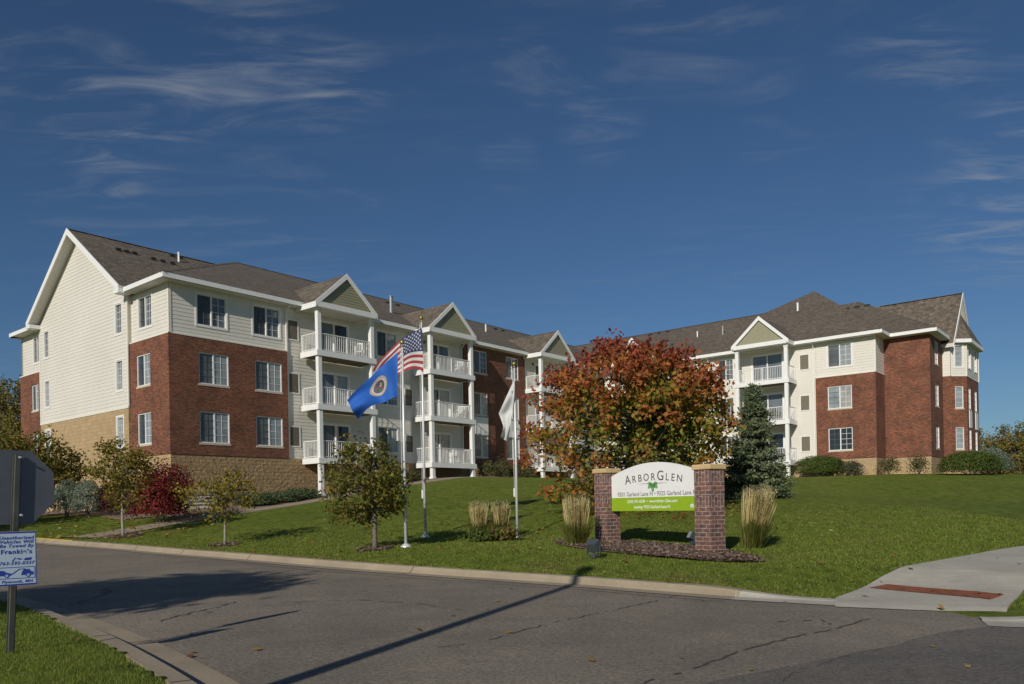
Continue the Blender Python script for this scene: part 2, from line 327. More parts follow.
# smooth the digitised line: straight run then gentle bend
CURB_L = [(-44, 47.2), (-30, 37.2)] + CURB
CURB_F = CURB_L + [roadpt(780, 603), roadpt(835, 606)]
STREET_C = [roadpt(988, 626.5), roadpt(1024, 628.5), (8.4, 10.55), (12, 12.2), (30, 24), (80, 57)]
FAR_POLY = CURB_F + STREET_C + [(1000, 600), (600, 2500), (-600, 2500), (-1000, 700)]
near_px = [(20,597),(60,608),(100,621),(150,640),(185,656),(240,684)]
NEAR = [(-34, 33.5), (-16, 19.6)] + [roadpt(*q) for q in near_px] + [(-1.75, 6.3), (-1.75, 5.2), (-2.6, 4.2), (-6, 1.9), (-40, -20)]
NEAR_POLY = NEAR + [(-1000, -660), (-1000, 500)]
def seg_dist(X, Y, poly):
    d = np.full(X.shape, 1e9); n = len(poly); ins = np.zeros(X.shape, bool)
    for i in range(n):
        x0, y0 = poly[i]; x1, y1 = poly[(i+1) % n]; dx, dy = x1-x0, y1-y0
        t = np.clip(((X-x0)*dx+(Y-y0)*dy)/(dx*dx+dy*dy), 0, 1); d = np.minimum(d, np.hypot(X-x0-t*dx, Y-y0-t*dy))
        c = ((y0 > Y) != (y1 > Y)) & (X < (x1-x0)*(Y-y0)/(np.where(y1 == y0, 1e-9, y1-y0))+x0); ins ^= c
    return np.where(ins, d, -d)
def sdist(X, Y): return np.maximum(seg_dist(X, Y, FAR_POLY), seg_dist(X, Y, NEAR_POLY))
def smooth(t): t = np.clip(t, 0, 1); return t*t*(3-2*t)
RAMPW = [roadpt(835, 598, .1), roadpt(1010, 605, .1)]
def terrain(X, Y, cut=True):
    X = np.asarray(X, float); Y = np.asarray(Y, float); sh = X.shape; x = X.ravel(); y = Y.ravel()
    xc = np.clip(x, -60, 60); yc = np.clip(y, -10, 110)
    r2 = (xc[:, None]-CP[None, :, 0])**2+(yc[:, None]-CP[None, :, 1])**2
    z = tps(r2)@_w[:_n]+_w[_n]+_w[_n+1]*xc+_w[_n+2]*yc
    far = np.hypot(x-xc, y-yc); z = z*(1-smooth(far/80))+2.0*smooth(far/80)
    base = zr(x, y); sdf = seg_dist(x, y, FAR_POLY); sdn = seg_dist(x, y, NEAR_POLY); sd = np.maximum(sdf, sdn)
    # dropped curb towards the ramp
    rx, ry = RAMPW[0]; drop = smooth((np.hypot(x-(rx+RAMPW[1][0])/2, y-(ry+RAMPW[1][1])/2)-1.6)/2.6)
    lip = .14*drop
    zl = np.where(sdn > sdf, base+.14+.05*smooth(sd/2), base+lip+(np.maximum(z, base+.10)-base-lip)*smooth((sd+.1)/(2.8+3.6*(1-drop))))
    if cut: zl = np.where(sd > .62, zl, base-.14)
    return zl.reshape(sh)
def T(x, y): return float(terrain(np.array([x]), np.array([y]), False)[0])

def grid_mesh(name, xs, ys, mat, kind='structure', z=None):
    X, Y = np.meshgrid(xs, ys); Z = terrain(X, Y) if z is None else z(X, Y)
    nx, ny = len(xs), len(ys); v = np.stack([X, Y, Z], -1).reshape(-1, 3)
    i = np.arange(ny-1)[:, None]*nx+np.arange(nx-1)[None, :]; f = np.stack([i, i+1, i+nx+1, i+nx], -1).reshape(-1, 4)
    me = bpy.data.meshes.new(name); me.from_pydata(v.tolist(), [], f.tolist()); me.materials.append(mat); me.polygons.foreach_set('use_smooth', [True]*len(f))
    o = bpy.data.objects.new(name, me); COL.objects.link(o); tag(o, kind=kind); return o
xs = np.unique(np.round(np.r_[np.arange(-24, 16, .22), np.arange(16, 44, .9), np.arange(-44, -24, .7), np.linspace(44, 140, 16), np.linspace(-140, -44, 16), [-2500, -1200, -500, -250, 250, 500, 1200, 2500]], 3))
ys = np.unique(np.round(np.r_[np.arange(2, 34, .22), np.arange(34, 76, .7), np.linspace(76, 180, 14), np.linspace(-60, 2, 14), [-2500, -900, -300, 300, 600, 1200, 2600]], 3))
grid_mesh('lawn', xs, ys, M['grass'])
o = grid_mesh('driveway', np.r_[np.arange(-60, 60, 3.), [60, 140, 400]], np.r_[[-400, -120, -60], np.arange(-30, 70, 3.)], M['asphalt'], z=zr)

def ribbon(name, line, o0, o1, h0, h1, mat, extra=None, parent=None, kind='structure'):
    """strip along a polyline; o0..o1 sideways offset (left of travel positive)."""
    b = MB(); L = [Vector((*p, 0)) for p in line]; ring = []
    for i, p in enumerate(L):
        d = (L[min(i+1, len(L)-1)]-L[max(i-1, 0)]).normalized(); n = Vector((-d.y, d.x, 0))
        ring.append((p+n*o0, p+n*o1))
    return ring
def resample(line, step):
    out = []; 
    for (x0, y0), (x1, y1) in zip(line[:-1], line[1:]):
        L = math.hypot(x1-x0, y1-y0); n = max(1, int(L/step))
        out += [(x0+(x1-x0)*k/n, y0+(y1-y0)*k/n) for k in range(n)]
    return out+[line[-1]]
def smooth_line(line, it=2):
    for _ in range(it):
        q = [line[0]]
        for a, b in zip(line[:-1], line[1:]): q += [(a[0]*.75+b[0]*.25, a[1]*.75+b[1]*.25), (a[0]*.25+b[0]*.75, a[1]*.25+b[1]*.75)]
        line = q+[line[-1]]
    return line
def curb(name, line, height=.14, gutter=.42, top=.17, drop=None, mat=None, joint=3.0):
    """kerb with gutter pan; the line is the asphalt edge, lawn to the left of travel."""
    line = resample(smooth_line(line), .35); L = [Vector((*p, 0)) for p in line]; prof = []; dist = 0; b = MB(); prev = None
    for i, p in enumerate(L):
        d = (L[min(i+1, len(L)-1)]-L[max(i-1, 0)]).normalized(); n = Vector((-d.y, d.x, 0))
        h = height if drop is None else .025+(height-.025)*drop(p.x, p.y)
        row = []
        for off, z in ((0, .012), (gutter-.02, .010), (gutter+.05, h*.55), (gutter+.10, h), (gutter+top+.12, h+.005), (gutter+top+.13, -.2)):
            q = p+n*off; row.append((q.x, q.y, zr(q.x, q.y)+z))
        k = len(b.v); b.v += row; dist += 0 if i == 0 else (L[i]-L[i-1]).length
        if prev is not None:
            jn = int(dist/joint) != int((dist-.35)/joint)
            for j in range(5): b.f.append((prev+j, k+j, k+j+1, prev+j+1)); b.m.append(0)
            if jn:   # saw-cut joint: a narrow groove strip laid just above
                w_ = d*.022
                for j in range(4):
                    A, B = Vector(row[j]), Vector(row[j+1]); up = Vector((0, 0, .004))-n*.004
                    b.add([A+up, B+up, B+up+w_, A+up+w_], [(0, 1, 2, 3)], 1)
        prev = k
    return tag(b.build(name, [mat or M['conc'], M['joint']], recalc=False), kind='structure')
LEFTWARD = CURB_F  # travelling left to right with the lawn on the left hand (away from the camera)
rc = Vector(((RAMPW[0][0]+RAMPW[1][0])/2, (RAMPW[0][1]+RAMPW[1][1])/2))
dropf = lambda x, y: float(smooth((math.hypot(x-rc.x, y-rc.y)-1.6)/2.0))
curb('far_curb', CURB_L, drop=dropf); curb('curb_apron', [CURB_F[-3], CURB_F[-2], CURB_F[-1]], drop=dropf, mat=M['walk'])
curb('near_curb', NEAR[::-1], height=.13, gutter=.36, mat=M['conc'])
curb('street_curb', STREET_C, drop=dropf, mat=M['walk'])

# street asphalt patch, laid over the driveway sheet
def sheet(name, poly, dz, mat, f=zr, kind='structure'):
    b = MB(); b.poly([(x, y, f(x, y)+dz) for x, y in poly]); return tag(b.build(name, mat, recalc=False), kind=kind)
seam_px = [(988,626),(975,628),(960,630),(930,635),(905,642),(880,648),(855,653),(830,658),(800,664),(770,670),(735,677),(700,684.5)]
seam = [roadpt(*q) for q in seam_px]
sj = [(x+random.uniform(-.03, .03), y+random.uniform(-.03, .03)) for x, y in resample(seam, .18)]
sheet('street', sj+[(-2.5, 4.6), (-8, .8), (-60, -34), (-60, -120), (120, -120), (120, 83), (80, 57), (30, 24), (12, 12.2), (8.4, 10.55), roadpt(1024, 628.5)], .004, M['street'])
def crack(name, px, w, amp=.035, mat='seal', dz=.008, gaps=0):
    line = resample([roadpt(*q) for q in px], .12); b = MB(); L = []
    for i, p in enumerate(line): L.append((p[0]+random.uniform(-amp, amp), p[1]+random.uniform(-amp, amp)))
    for i in range(len(L)-1):
        if random.random() < gaps: continue
        p, q = Vector(L[i]), Vector(L[i+1]); d = (q-p).normalized(); n = Vector((-d.y, d.x)); w0 = w*random.uniform(.5, 1.3); w1 = w*random.uniform(.5, 1.3)
        P = [p-n*w0/2, q-n*w1/2, q+n*w1/2, p+n*w0/2]; b.poly([(t.x, t.y, zr(t.x, t.y)+dz) for t in P])
    return tag(b.build(name, M[mat], recalc=False), kind='structure')
crack('road_crack', [(640,684),(700,667),(740,652),(790,638),(840,628),(872,618)], .032, .03, gaps=.2)
crack('road_crack', [(440,648),(490,640),(540,626),(600,613),(640,605),(682,595)], .022, .04, gaps=.25)
crack('road_crack', [(160,622),(190,613),(222,607),(236,602)], .03, .05, gaps=.2)
crack('road_crack', [(280,603),(350,600),(420,604),(470,612)], .025, .05, gaps=.3)
crack('road_crack', [(40,612),(90,600),(110,592),(98,585)], .04, .06, gaps=.2)
crack('road_crack', [(880,650),(830,660),(800,672),(770,684)], .02, .05, gaps=.3)
crack('road_crack', [(780,622),(820,620),(838,627)], .03, .04, gaps=.2)
crack('seam_joint', [(240,563.5),(300,569.5),(400,577.5),(500,584.5),(580,590),(660,597),(725,602)], .03, .012, gaps=.0)

# walks: the ramp with its rust coloured plate, and the path along the building
def ground(px, py):
    d = ray(px, py); t0 = 4.0
    for t in np.arange(4, 120, .25):
        if CAMZ+d[2]*t < T(d[0]*t, t): break
        t0 = t
    a, b = t0, t
    for _ in range(12):
        m = (a+b)/2
        if CAMZ+d[2]*m < T(d[0]*m, m): b = m
        else: a = m
    return (d[0]*a, a)
def drape(name, left, right, dz, mat, step=.5, kind='structure', th=.12, nc=5, flatfirst=False):
    b = MB(); n = max(2, int(sum(math.dist(left[i], left[i+1]) for i in range(len(left)-1))/step))
    def res(line, n):
        d = [0]
        for p, q in zip(line[:-1], line[1:]): d.append(d[-1]+math.dist(p, q))
        return [(float(np.interp(t, d, [p[0] for p in line])), float(np.interp(t, d, [p[1] for p in line]))) for t in np.linspace(0, d[-1], n)]
    A, B = res(left, n), res(right, n); rows = []
    for i, (p, q) in enumerate(zip(A, B)):
        k = len(b.v); rows.append(k)
        for j in range(nc+1):
            f = j/nc; x, y = p[0]*(1-f)+q[0]*f, p[1]*(1-f)+q[1]*f; b.v.append((x, y, (zr(x, y)+.012 if flatfirst and i == 0 else T(x, y)+dz)))
        b.v += [(p[0], p[1], b.v[k][2]-th), (q[0], q[1], b.v[k+nc][2]-th)]
    for r, s in zip(rows[:-1], rows[1:]):
        for j in range(nc): b.f.append((r+j, s+j, s+j+1, r+j+1)); b.m.append(0)
        b.f += [(r, r+nc+1, s+nc+1, s), (r+nc, s+nc, s+nc+2, r+nc+2)]; b.m += [0]*2
    return tag(b.build(name, mat), kind=kind)
e0, e1 = roadpt(835, 606, .02), roadpt(1006, 613, .02)
WL = [e0, ground(836, 599), ground(880, 579), ground(940, 561.5), ground(1000, 550.5), ground(1040, 545)]; WL.append((WL[-1][0]*2-WL[-2][0]+1, WL[-1][1]*2-WL[-2][1]+1))
WR = [e1, ground(1010, 605.5), ground(1026, 588)]
for p_, q_ in zip(WL[3:-1], WL[4:]):
    d_ = (Vector(q_)-Vector(p_)).normalized(); WR.append((p_[0]+d_.y*2.2, p_[1]-d_.x*2.2))
WR.append((WL[-1][0]+1.2, WL[-1][1]-1.7))
drape('ramp_walk', WL, WR, .034, M['walk'], .3, flatfirst=True)
d0, d1, d2, d3 = ground(870, 590), ground(887, 586.5), ground(1004, 597), ground(990, 601.5)
drape('detectable_plate', [d0, d1], [d3, d2], .046, M['plate'], .12)
pl = [bw(a, -3.2) for a in (22, 16.3, 10, 5, 0)] + [(-14.3, 35.2), (-15.2, 32.2), (-16.0, 29.2)]
pl = smooth_line(pl, 2)
def offs(line, o):
    out = []
    for i, p in enumerate(line):
        q0, q1 = Vector(line[max(i-1, 0)]), Vector(line[min(i+1, len(line)-1)]); d = (q1-q0).normalized(); out.append((p[0]-d.y*o, p[1]+d.x*o))
    return out
drape('building_path', offs(pl, .62), offs(pl, -.62), .04, M['conc'], .6)
# yellow kerb paint at the left end of the far curb
yb = MB(); yl = resample(smooth_line(CURB_F), .5)
yy = [p for p in yl if -17.6 < p[0] < -15.3]
for p, q in zip(yy[:-1], yy[1:]):
    d = (Vector(q)-Vector(p)).normalized(); n = Vector((-d.y, d.x)); 
    A = [Vector(p)+n*.475, Vector(q)+n*.475, Vector(q)+n*.53, Vector(p)+n*.53]; zz = (.075, .075, .147, .147)
    yb.poly([(t.x, t.y, zr(t.x, t.y)+z+.004) for t, z in zip(A, zz)])
    B = [Vector(p)+n*.53, Vector(q)+n*.53, Vector(q)+n*.70, Vector(p)+n*.70]; yb.poly([(t.x, t.y, zr(t.x, t.y)+.152) for t in B])
if yb.v: tag(yb.build('curb_paint', M['yellow'], recalc=False), kind='structure')

# ------------------------------------------------------------------ the apartment building
AR = 38.5517; FH = 2.95; SILL = 5.20; WH = 1.57; ZT = 10.43; ZB = 4.59; EV = 13.2; SOF = 12.93
bld = empty('apartment_building', (LX, LY, 0), YAW)
tag(bld, 'long L-shaped building of red brick and cream siding with brown roofs and white balconies', 'apartment building')
LAPPED = []
class Fr:   # a wall frame: s along the wall, out from the wall, z up
    def __init__(s, O, D, N): s.O = Vector((*O, 0)); s.D = Vector((*D, 0)).normalized(); s.N = Vector((*N, 0)).normalized()
    def p(s, t, out, z): q = s.O+s.D*t+s.N*out; return (q.x, q.y, z)
    def box(s, mb, t0, t1, o0, o1, z0, z1, m=0):
        mb.hexa([s.p(t0,o0,z0), s.p(t1,o0,z0), s.p(t1,o1,z0), s.p(t0,o1,z0), s.p(t0,o0,z1), s.p(t1,o0,z1), s.p(t1,o1,z1), s.p(t0,o1,z1)], m)
    def course(s, mb, a, b, a2, b2, c, d, out, lap, m=0):   # one clapboard: leans out towards its lower edge, with the lip under it
        e = .014; f0 = e*(1-(c/lap) % 1.0) if abs((c/lap)-round(c/lap)) > 1e-3 else e; f1 = e*(1-(d/lap) % 1.0) if abs((d/lap)-round(d/lap)) > 1e-3 else 0
        mb.poly([s.p(a,out+f0,c), s.p(b,out+f0,c), s.p(b2,out+f1,d), s.p(a2,out+f1,d)], m, s.N); mb.poly([s.p(a,out,c), s.p(b,out,c), s.p(b,out+f0,c), s.p(a,out+f0,c)], m, (0,0,-1))
    def gable(s, mb, t0, t1, tc, z0, z1, out, lap=.19, m=0):
        zs = sorted({z0, z1-.01, *[round(k*lap, 4) for k in range(int(z0/lap)+1, int(z1/lap)+1) if z0+.004 < k*lap < z1-.02]})
        L = lambda z: t0+(tc-t0)*(z-z0)/(z1-z0); Rr = lambda z: t1+(tc-t1)*(z-z0)/(z1-z0)
        for c, d in zip(zs[:-1], zs[1:]): s.course(mb, L(c), Rr(c), L(d), Rr(d), c, d, out, lap, m)
    def wall(s, mb, t0, t1, z0, z1, holes=(), out=0, dep=.12, m=0, lap=0):
        if mb in LAPPED: lap = .19
        ts = sorted({t0, t1, *[h for H in holes for h in H[:2] if t0 < h < t1]}); zs = sorted({z0, z1, *[h for H in holes for h in H[2:] if z0 < h < z1]})
        if lap: zs = sorted({*zs, *[round(k*lap, 4) for k in range(int(z0/lap)+1, int(z1/lap)+1) if z0+.004 < k*lap < z1-.004]})
        for a, b in zip(ts[:-1], ts[1:]):
            for c, d in zip(zs[:-1], zs[1:]):
                if any(H[0]-1e-6 <= a and b <= H[1]+1e-6 and H[2]-1e-6 <= c and d <= H[3]+1e-6 for H in holes): continue
                if lap: s.course(mb, a, b, a, b, c, d, out, lap, m)
                else: mb.poly([s.p(a,out,c), s.p(b,out,c), s.p(b,out,d), s.p(a,out,d)], m, s.N)
        for a, b, c, d in holes:
            if c >= z1 or d <= z0: continue
            for A, B in (((a,c),(a,d)), ((a,d),(b,d)), ((b,d),(b,c)), ((b,c),(a,c))):
                mb.poly([s.p(A[0],out,A[1]), s.p(B[0],out,B[1]), s.p(B[0],out-dep,B[1]), s.p(A[0],out-dep,A[1])], m)
FL = Fr((0,0), (1,0), (0,-1)); FRt = Fr((AR,0), (0,-1), (-1,0))
GL = Fr((-.2,0), (0,1), (-1,0)); BL = Fr((0,0), (0,1), (-1,0))

def window(fr, t0, t1, z0, z1, out=0, brick=False, sashes=2, cols=2, rows=4, pane=None, screen=None, panel=None):
    w = MB(); mid = (t0+t1)/2; o = out-.075; pm = pane or random.choice([PANES[0], PANES[0], PANES[1], PANES[3], PANES[2]]); sm = screen or random.choice([SCREEN, SCREEN, SCREENL])
    if sashes == 2:
        flip = fr is FRt or fr is GL or fr is BL
        a = (t0+.03, mid-.02); b = (mid+.02, t1-.03)
        if fr in (GL, BL): a, b = b, a
        w.poly([fr.p(a[0],o-.012,z0+.03), fr.p(a[1],o-.012,z0+.03), fr.p(a[1],o-.012,z1-.03), fr.p(a[0],o-.012,z1-.03)], 1)
        w.poly([fr.p(b[0],o,z0+.03), fr.p(b[1],o,z0+.03), fr.p(b[1],o,z1-.03), fr.p(b[0],o,z1-.03)], 0)
    else: w.poly([fr.p(t0+.03,o,z0+.03), fr.p(t1-.03,o,z0+.03), fr.p(t1-.03,o,z1-.03), fr.p(t0+.03,o,z1-.03)], 0)
    win = w.build('window', [pm, sm], bld, recalc=False)
    f = MB(); jw = .05
    def bar(a, b, c, d, o0, o1): fr.box(f, a, b, o0, o1, c, d)
    oo = out+.012 if not brick else out-.03
    bar(t0, t0+jw, z0, z1, out-.10, oo); bar(t1-jw, t1, z0, z1, out-.10, oo); bar(t0+jw, t1-jw, z1-jw, z1, out-.10, oo); bar(t0+jw, t1-jw, z0, z0+jw, out-.10, oo)
    if sashes == 2: bar(mid-.035, mid+.035, z0+jw, z1-jw, out-.10, oo-.015)
    spans = [(t0+jw, mid-.035), (mid+.035, t1-jw)] if sashes == 2 else [(t0+jw, t1-jw)]
    for si, (a, b) in enumerate(spans):
        dim = 1 if sashes == 2 and (si == (1 if fr in (GL, BL) else 0)) else 0   # bars behind the insect screen look dull
        for k in range(1, cols): x = a+(b-a)*k/cols; fr.box(f, x-.010, x+.010, o+.004, o+.016, z0+jw, z1-jw, dim)
        for k in range(1, rows):
            z = z0+jw+(z1-z0-2*jw)*k/rows; fr.box(f, a, b, o+.006, o+.018, z-.010, z+.010, dim)
    if not brick:
        cw = .085; bar(t0-cw, t0, z0-cw, z1+cw, out+.002, out+.035); bar(t1, t1+cw, z0-cw, z1+cw, out+.002, out+.035); bar(t0, t1, z1, z1+cw, out+.002, out+.035); bar(t0, t1, z0-cw, z0, out+.002, out+.035)
    f.build('frame', [M['trim'] if brick else M['casing'], M['dullbar']], win)
    if brick:
        sb = MB(); fr.box(sb, t0-.04, t1+.04, out-.06, out+.025, z0-.10, z0-.002); sb.build('sill', M['sill'], win)
    return win
def louvre(fr, t0, t1, z0, z1, out=0):
    l = MB(); fr.box(l, t0, t1, out-.06, out+.020, z0, z1)
    nsl = 9
    for k in range(nsl): x = t0+(t1-t0)*(k+.5)/nsl; fr.box(l, x-.012, x+.012, out+.020, out+.032, z0+.02, z1-.02)
    fr.box(l, t0, t1, out+.020, out+.036, z0+(z1-z0)*.48, z0+(z1-z0)*.52)
    lo = l.build('louvre_vent', M['louvre'], bld); f = MB(); cw = .07
    for a, b, c, d in ((t0-cw, t0, z0-cw, z1+cw), (t1, t1+cw, z0-cw, z1+cw), (t0, t1, z1, z1+cw), (t0, t1, z0-cw, z0)): fr.box(f, a, b, out+.002, out+.042, c, d)
    f.build('frame', M['casing'], lo); return lo

# --- walls
h3 = lambda t0, t1, rows=(0,1,2): [(t0, t1, SILL+FH*k, SILL+WH+FH*k) for k in rows]
bump_w = [(1.417, 3.05), (4.60, 6.235)]; col_w = [(13.15, 14.78), (34.4, 36.0)]; br2_w = [(21.86, 23.24), (25.36, 26.80)]
doorsL = [9.55, 18.15, 29.65]; door_h = lambda c: [(c-.62, c+1.38, ZB-.02+FH*k, ZB-.02+2.08+FH*k) for k in range(3)]
sid = MB(); brk = MB(); blk = MB(); tan = MB(); trm = MB(); LAPPED += [sid]; brkB = MB(); brkC = MB(); brkR = MB(); tanR = MB(); sidR = MB(); trmR = MB(); trmC = MB(); trmD = MB(); LAPPED += [sidR]
# front facade, left wing
FL.wall(sid, -.0, 6.62, ZT, SOF, [h for w in bump_w for h in h3(*w, (2,))])
FL.wall(sid, 6.60, 20.85, ZB, SOF, h3(*col_w[0])+door_h(doorsL[0])+door_h(doorsL[1]))
FL.wall(sid, 27.55, AR, ZB, SOF, h3(*col_w[1])+door_h(doorsL[2]))
FL.wall(brk, -.14, 6.6, ZB, ZT, [h for w in bump_w for h in h3(*w, (0,1))], out=.14, dep=.2)
brk.poly([FL.p(6.6,.14,ZB), FL.p(6.6,-.02,ZB), FL.p(6.6,-.02,ZT), FL.p(6.6,.14,ZT)])
FL.box(trm, -.14, 6.6, -.02, .16, ZT, ZT+.06, 0)
FL.wall(brkB, 20.85, 27.55, ZB, SOF, [h for w in br2_w for h in h3(*w)], out=.14, dep=.2)
for t in (20.85, 27.55): brkB.poly([FL.p(t,.14,ZB), FL.p(t,-.02,ZB), FL.p(t,-.02,SOF), FL.p(t,.14,SOF)])
FL.wall(blk, -.10, AR, .6, ZB, out=.10); blk.poly([FL.p(-.1,.10,ZB), FL.p(AR,.10,ZB), FL.p(AR,-.05,ZB), FL.p(-.1,-.05,ZB)])
# end bays of the left wing (walls facing -x)
nb = (1.70, 3.12)
BL.wall(sid, .0, 3.87, ZT, SOF, h3(*nb, (2,))); BL.wall(brk, -.14, 3.87, ZB, ZT, h3(*nb, (0,1)), out=.14, dep=.2); BL.wall(tan, -.1, 3.87, .6, ZB, out=.10)
BL.box(trm, -.16, 3.87, -.02, .16, ZT, ZT+.06)
nl = (15.75, 16.8)
BL.wall(sid, 15.15, 18.5, ZT, SOF, h3(*nl, (2,))); BL.wall(brkC, 15.15, 18.64, ZB, ZT, h3(*nl, (0,1)), out=.14, dep=.2); BL.wall(tan, 15.15, 18.6, .6, ZB, out=.10)
BL.box(trmC, 15.15, 18.66, -.02, .16, ZT, ZT+.06)
for t in (18.5,): sid.poly([BL.p(t,0,ZT), BL.p(t,-9,ZT), BL.p(t,-9,SOF), BL.p(t,0,SOF)]); brkC.poly([BL.p(t+.14,.14,ZB), BL.p(t+.14,-9,ZB), BL.p(t+.14,-9,ZT), BL.p(t+.14,.14,ZT)]); tan.poly([BL.p(t+.1,.1,.6), BL.p(t+.1,-9,.6), BL.p(t+.1,-9,ZB), BL.p(t+.1,.1,ZB)])
# gable end wall
gw = [(4.45, 5.18), (13.82, 14.5)]; GC = 9.5; GZ = 17.55; GH = 6.05; GE = 13.28; GB = 7.2
gholes = [h for w in gw for h in h3(*w)]
GL.wall(sid, 3.85, 15.2, GB, 13.0, gholes, out=.03); GL.wall(tan, 3.85, 15.2, .6, GB, gholes, out=.05)
sl_ = (GZ-GE)/GH
GL.gable(sid, 3.65, 15.4, GC, 13.0, GZ-.14, .03)
for t in (3.85, 15.2):
    nn = Vector((0, -1 if t < 9 else 1, 0)); sid.poly([GL.p(t,.03,GB), GL.p(t,-.22,GB), GL.p(t,-.22,13.3), GL.p(t,.03,13.3)], 0, nn); blk.poly([GL.p(t,.05,.6), GL.p(t,-.22,.6), GL.p(t,-.22,GB), GL.p(t,.05,GB)], 0, nn)
GL.box(trm, 3.83, 15.22, .01, .08, GB-.05, GB+.06)
GL.box(trm, 3.80, 3.93, .01, .06, GB+.06, 13.0); GL.box(trm, 15.10, 15.24, .01, .06, GB+.06, 13.0)
FL.box(trm, -.03, .10, -.02, .03, ZT+.06, SOF); BL.box(trm, -.03, .10, .002, .03, ZT+.06, SOF)
# front facade, right wing (s = -b)
FRb = [(18.84, 20.47)]; colR = [(10.56, 11.8)]; doorsR = [14.6, 4.0]
doorR = lambda c: [(c-1.3, c+1.0, ZB-.02+FH*k, ZB-.02+2.15+FH*k) for k in range(3)]
FRt.wall(sidR, 0, 18.02, ZB, SOF, h3(*colR[0])+doorR(doorsR[0])+doorR(doorsR[1])); FRt.wall(sidR, 18.0, 22.02, ZT, SOF, h3(*FRb[0], (2,)))
FRt.wall(brkR, 18.0, 22.04, ZB, ZT, h3(*FRb[0], (0,1)), out=.14, dep=.2); FRt.wall(tanR, 0, 22.0, .6, ZB, out=.09)
brkR.poly([FRt.p(18.0,.14,ZB), FRt.p(18.0,-.02,ZB), FRt.p(18.0,-.02,ZT), FRt.p(18.0,.14,ZT)]); FRt.box(trmR, 18.0, 22.06, -.02, .16, ZT, ZT+.06)
FRt.box(trmR, 21.92, 22.05, -.02, .03, ZT+.06, SOF)
FS = Fr((AR, -22.02), (1, 0), (0, -1))
FS.wall(sidR, 0, 2.1, ZT, SOF); FS.wall(brkR, -.14, 2.1, ZB, ZT, out=.02); FS.wall(tanR, -.09, 2.1, .6, ZB, out=0); FS.box(trmR, -.16, 2.1, .0, .04, ZT, ZT+.06)
FC = Fr((AR+2.1, 0), (0, -1), (-1, 0))
FC.wall(brkR, 22.0, 24.95, ZB, SOF); FC.wall(tanR, 22.0, 24.93, .6, ZB, out=-.04)
FE = Fr((AR+2.1, -24.95), (1, 0), (0, -1)); ew = (1.5, 2.6)
FE.wall(brkR, 0, 4.0, ZB, SOF, h3(*ew), dep=.2); FE.wall(tanR, 0, 4.0, .6, ZB, out=-.03)
A3 = AR+6.05; GWB = -25.45
FG = Fr((A3, 0), (0, -1), (-1, 0)); FG.wall(sidR, 24.9, 25.45, ZT, 13.2); FG.wall(brkR, 24.9, 25.5, ZB, ZT, out=.04); FG.wall(tanR, 24.9, 25.45, .6, ZB)
FW = Fr((A3, GWB), (1, 0), (0, -1)); GW = 6.6
FW.wall(sidR, 0, GW, ZT, 13.2); FW.wall(brkR, 0, GW, ZB, ZT); FW.wall(tanR, 0, GW, .6, ZB)
GRC = A3+GW/2; GRZ = 16.95
FW.gable(sidR, 0, GW, GW/2, 13.2, GRZ-.16, 0)
bay = [(A3+.2, GWB), (A3+1.05, GWB-.85), (A3+GW-1.05, GWB-.85), (A3+GW-.2, GWB)]
bayfr = [Fr(bay[0], (1, -1), (-1, -1)), Fr(bay[1], (1, 0), (0, -1)), Fr(bay[2], (1, 1), (1, -1))]
bayh = [[(.28, .92)], [(.55, 1.45), (2.95, 3.85)], [(.28, .92)]]; BLn = [1.202, GW-2.1, 1.202]
for fr_, hs, Lw in zip(bayfr, bayh, BLn):
    H = [h for w in hs for h in h3(*w)]
    fr_.wall(sidR, 0, Lw, ZT, 12.95, H); fr_.wall(brkR, 0, Lw, ZB, ZT, H); fr_.wall(tanR, 0, Lw, .6, ZB)
    fr_.box(trmD, -.02, Lw+.02, -.02, .03, ZT, ZT+.06); fr_.box(trmD, -.06, .06, -.03, .035, ZT+.06, 12.9)
# back of the building, closed with plain siding
for q in (((0,18.7),(AR+21,18.7)), ((AR+21,18.7),(AR+21,-22)), ((AR+21,-22),(A3+GW,-25))):
    (x0,y0),(x1,y1) = q; sid.poly([(x0,y0,.6),(x1,y1,.6),(x1,y1,SOF),(x0,y0,SOF)])
for n_, mt, L_ in (('siding_wall', 'siding', (sid, sidR)), ('brick_wall', 'brick', (brk, brkB, brkC, brkR)), ('block_base', 'block', (blk,)), ('smooth_base', 'tan', (tan, tanR)), ('trim_board', 'cream', (trm, trmC, trmR, trmD))):
    for mb_ in L_: mb_.build(n_, M[mt], bld, recalc=False)
# --- windows
for w in bump_w:
    for k in range(3):
        z0 = SILL+FH*k; window(FL, *w, z0, z0+WH, out=.14 if k < 2 else 0, brick=k < 2, screen=SCREEN if k == 2 else SCREENL, pane=PANES[1] if k == 2 else PANES[0])
for fr_, w, c in ((BL, nb, 2), (BL, nl, 2)):
    for k in range(3): z0 = SILL+FH*k; window(fr_, *w, z0, z0+WH, out=.14 if k < 2 else 0, brick=k < 2, pane=PANES[1] if k == 2 else PANES[0])
for w in gw:
    for k in range(3): z0 = SILL+FH*k; window(GL, *w, z0, z0+WH, out=.03, sashes=1, pane=PANES[1] if k == 2 else PANES[0])
for w in col_w:
    for k in range(3): z0 = SILL+FH*k; window(FL, *w, z0, z0+WH, pane=PANES[k % 2])
for w in br2_w:
    for k in range(3): z0 = SILL+FH*k; window(FL, *w, z0, z0+WH, out=.14, brick=True, cols=1 if k < 2 else 2, rows=1 if k < 2 else 4, pane=[PANES[0], PANES[3], PANES[1]][k])
    pb = MB(); FL.box(pb, w[0], w[1], .1, .17, SILL+WH+.01, SILL+FH-.135); pb.build('spandrel_panel', M['trim'], bld)
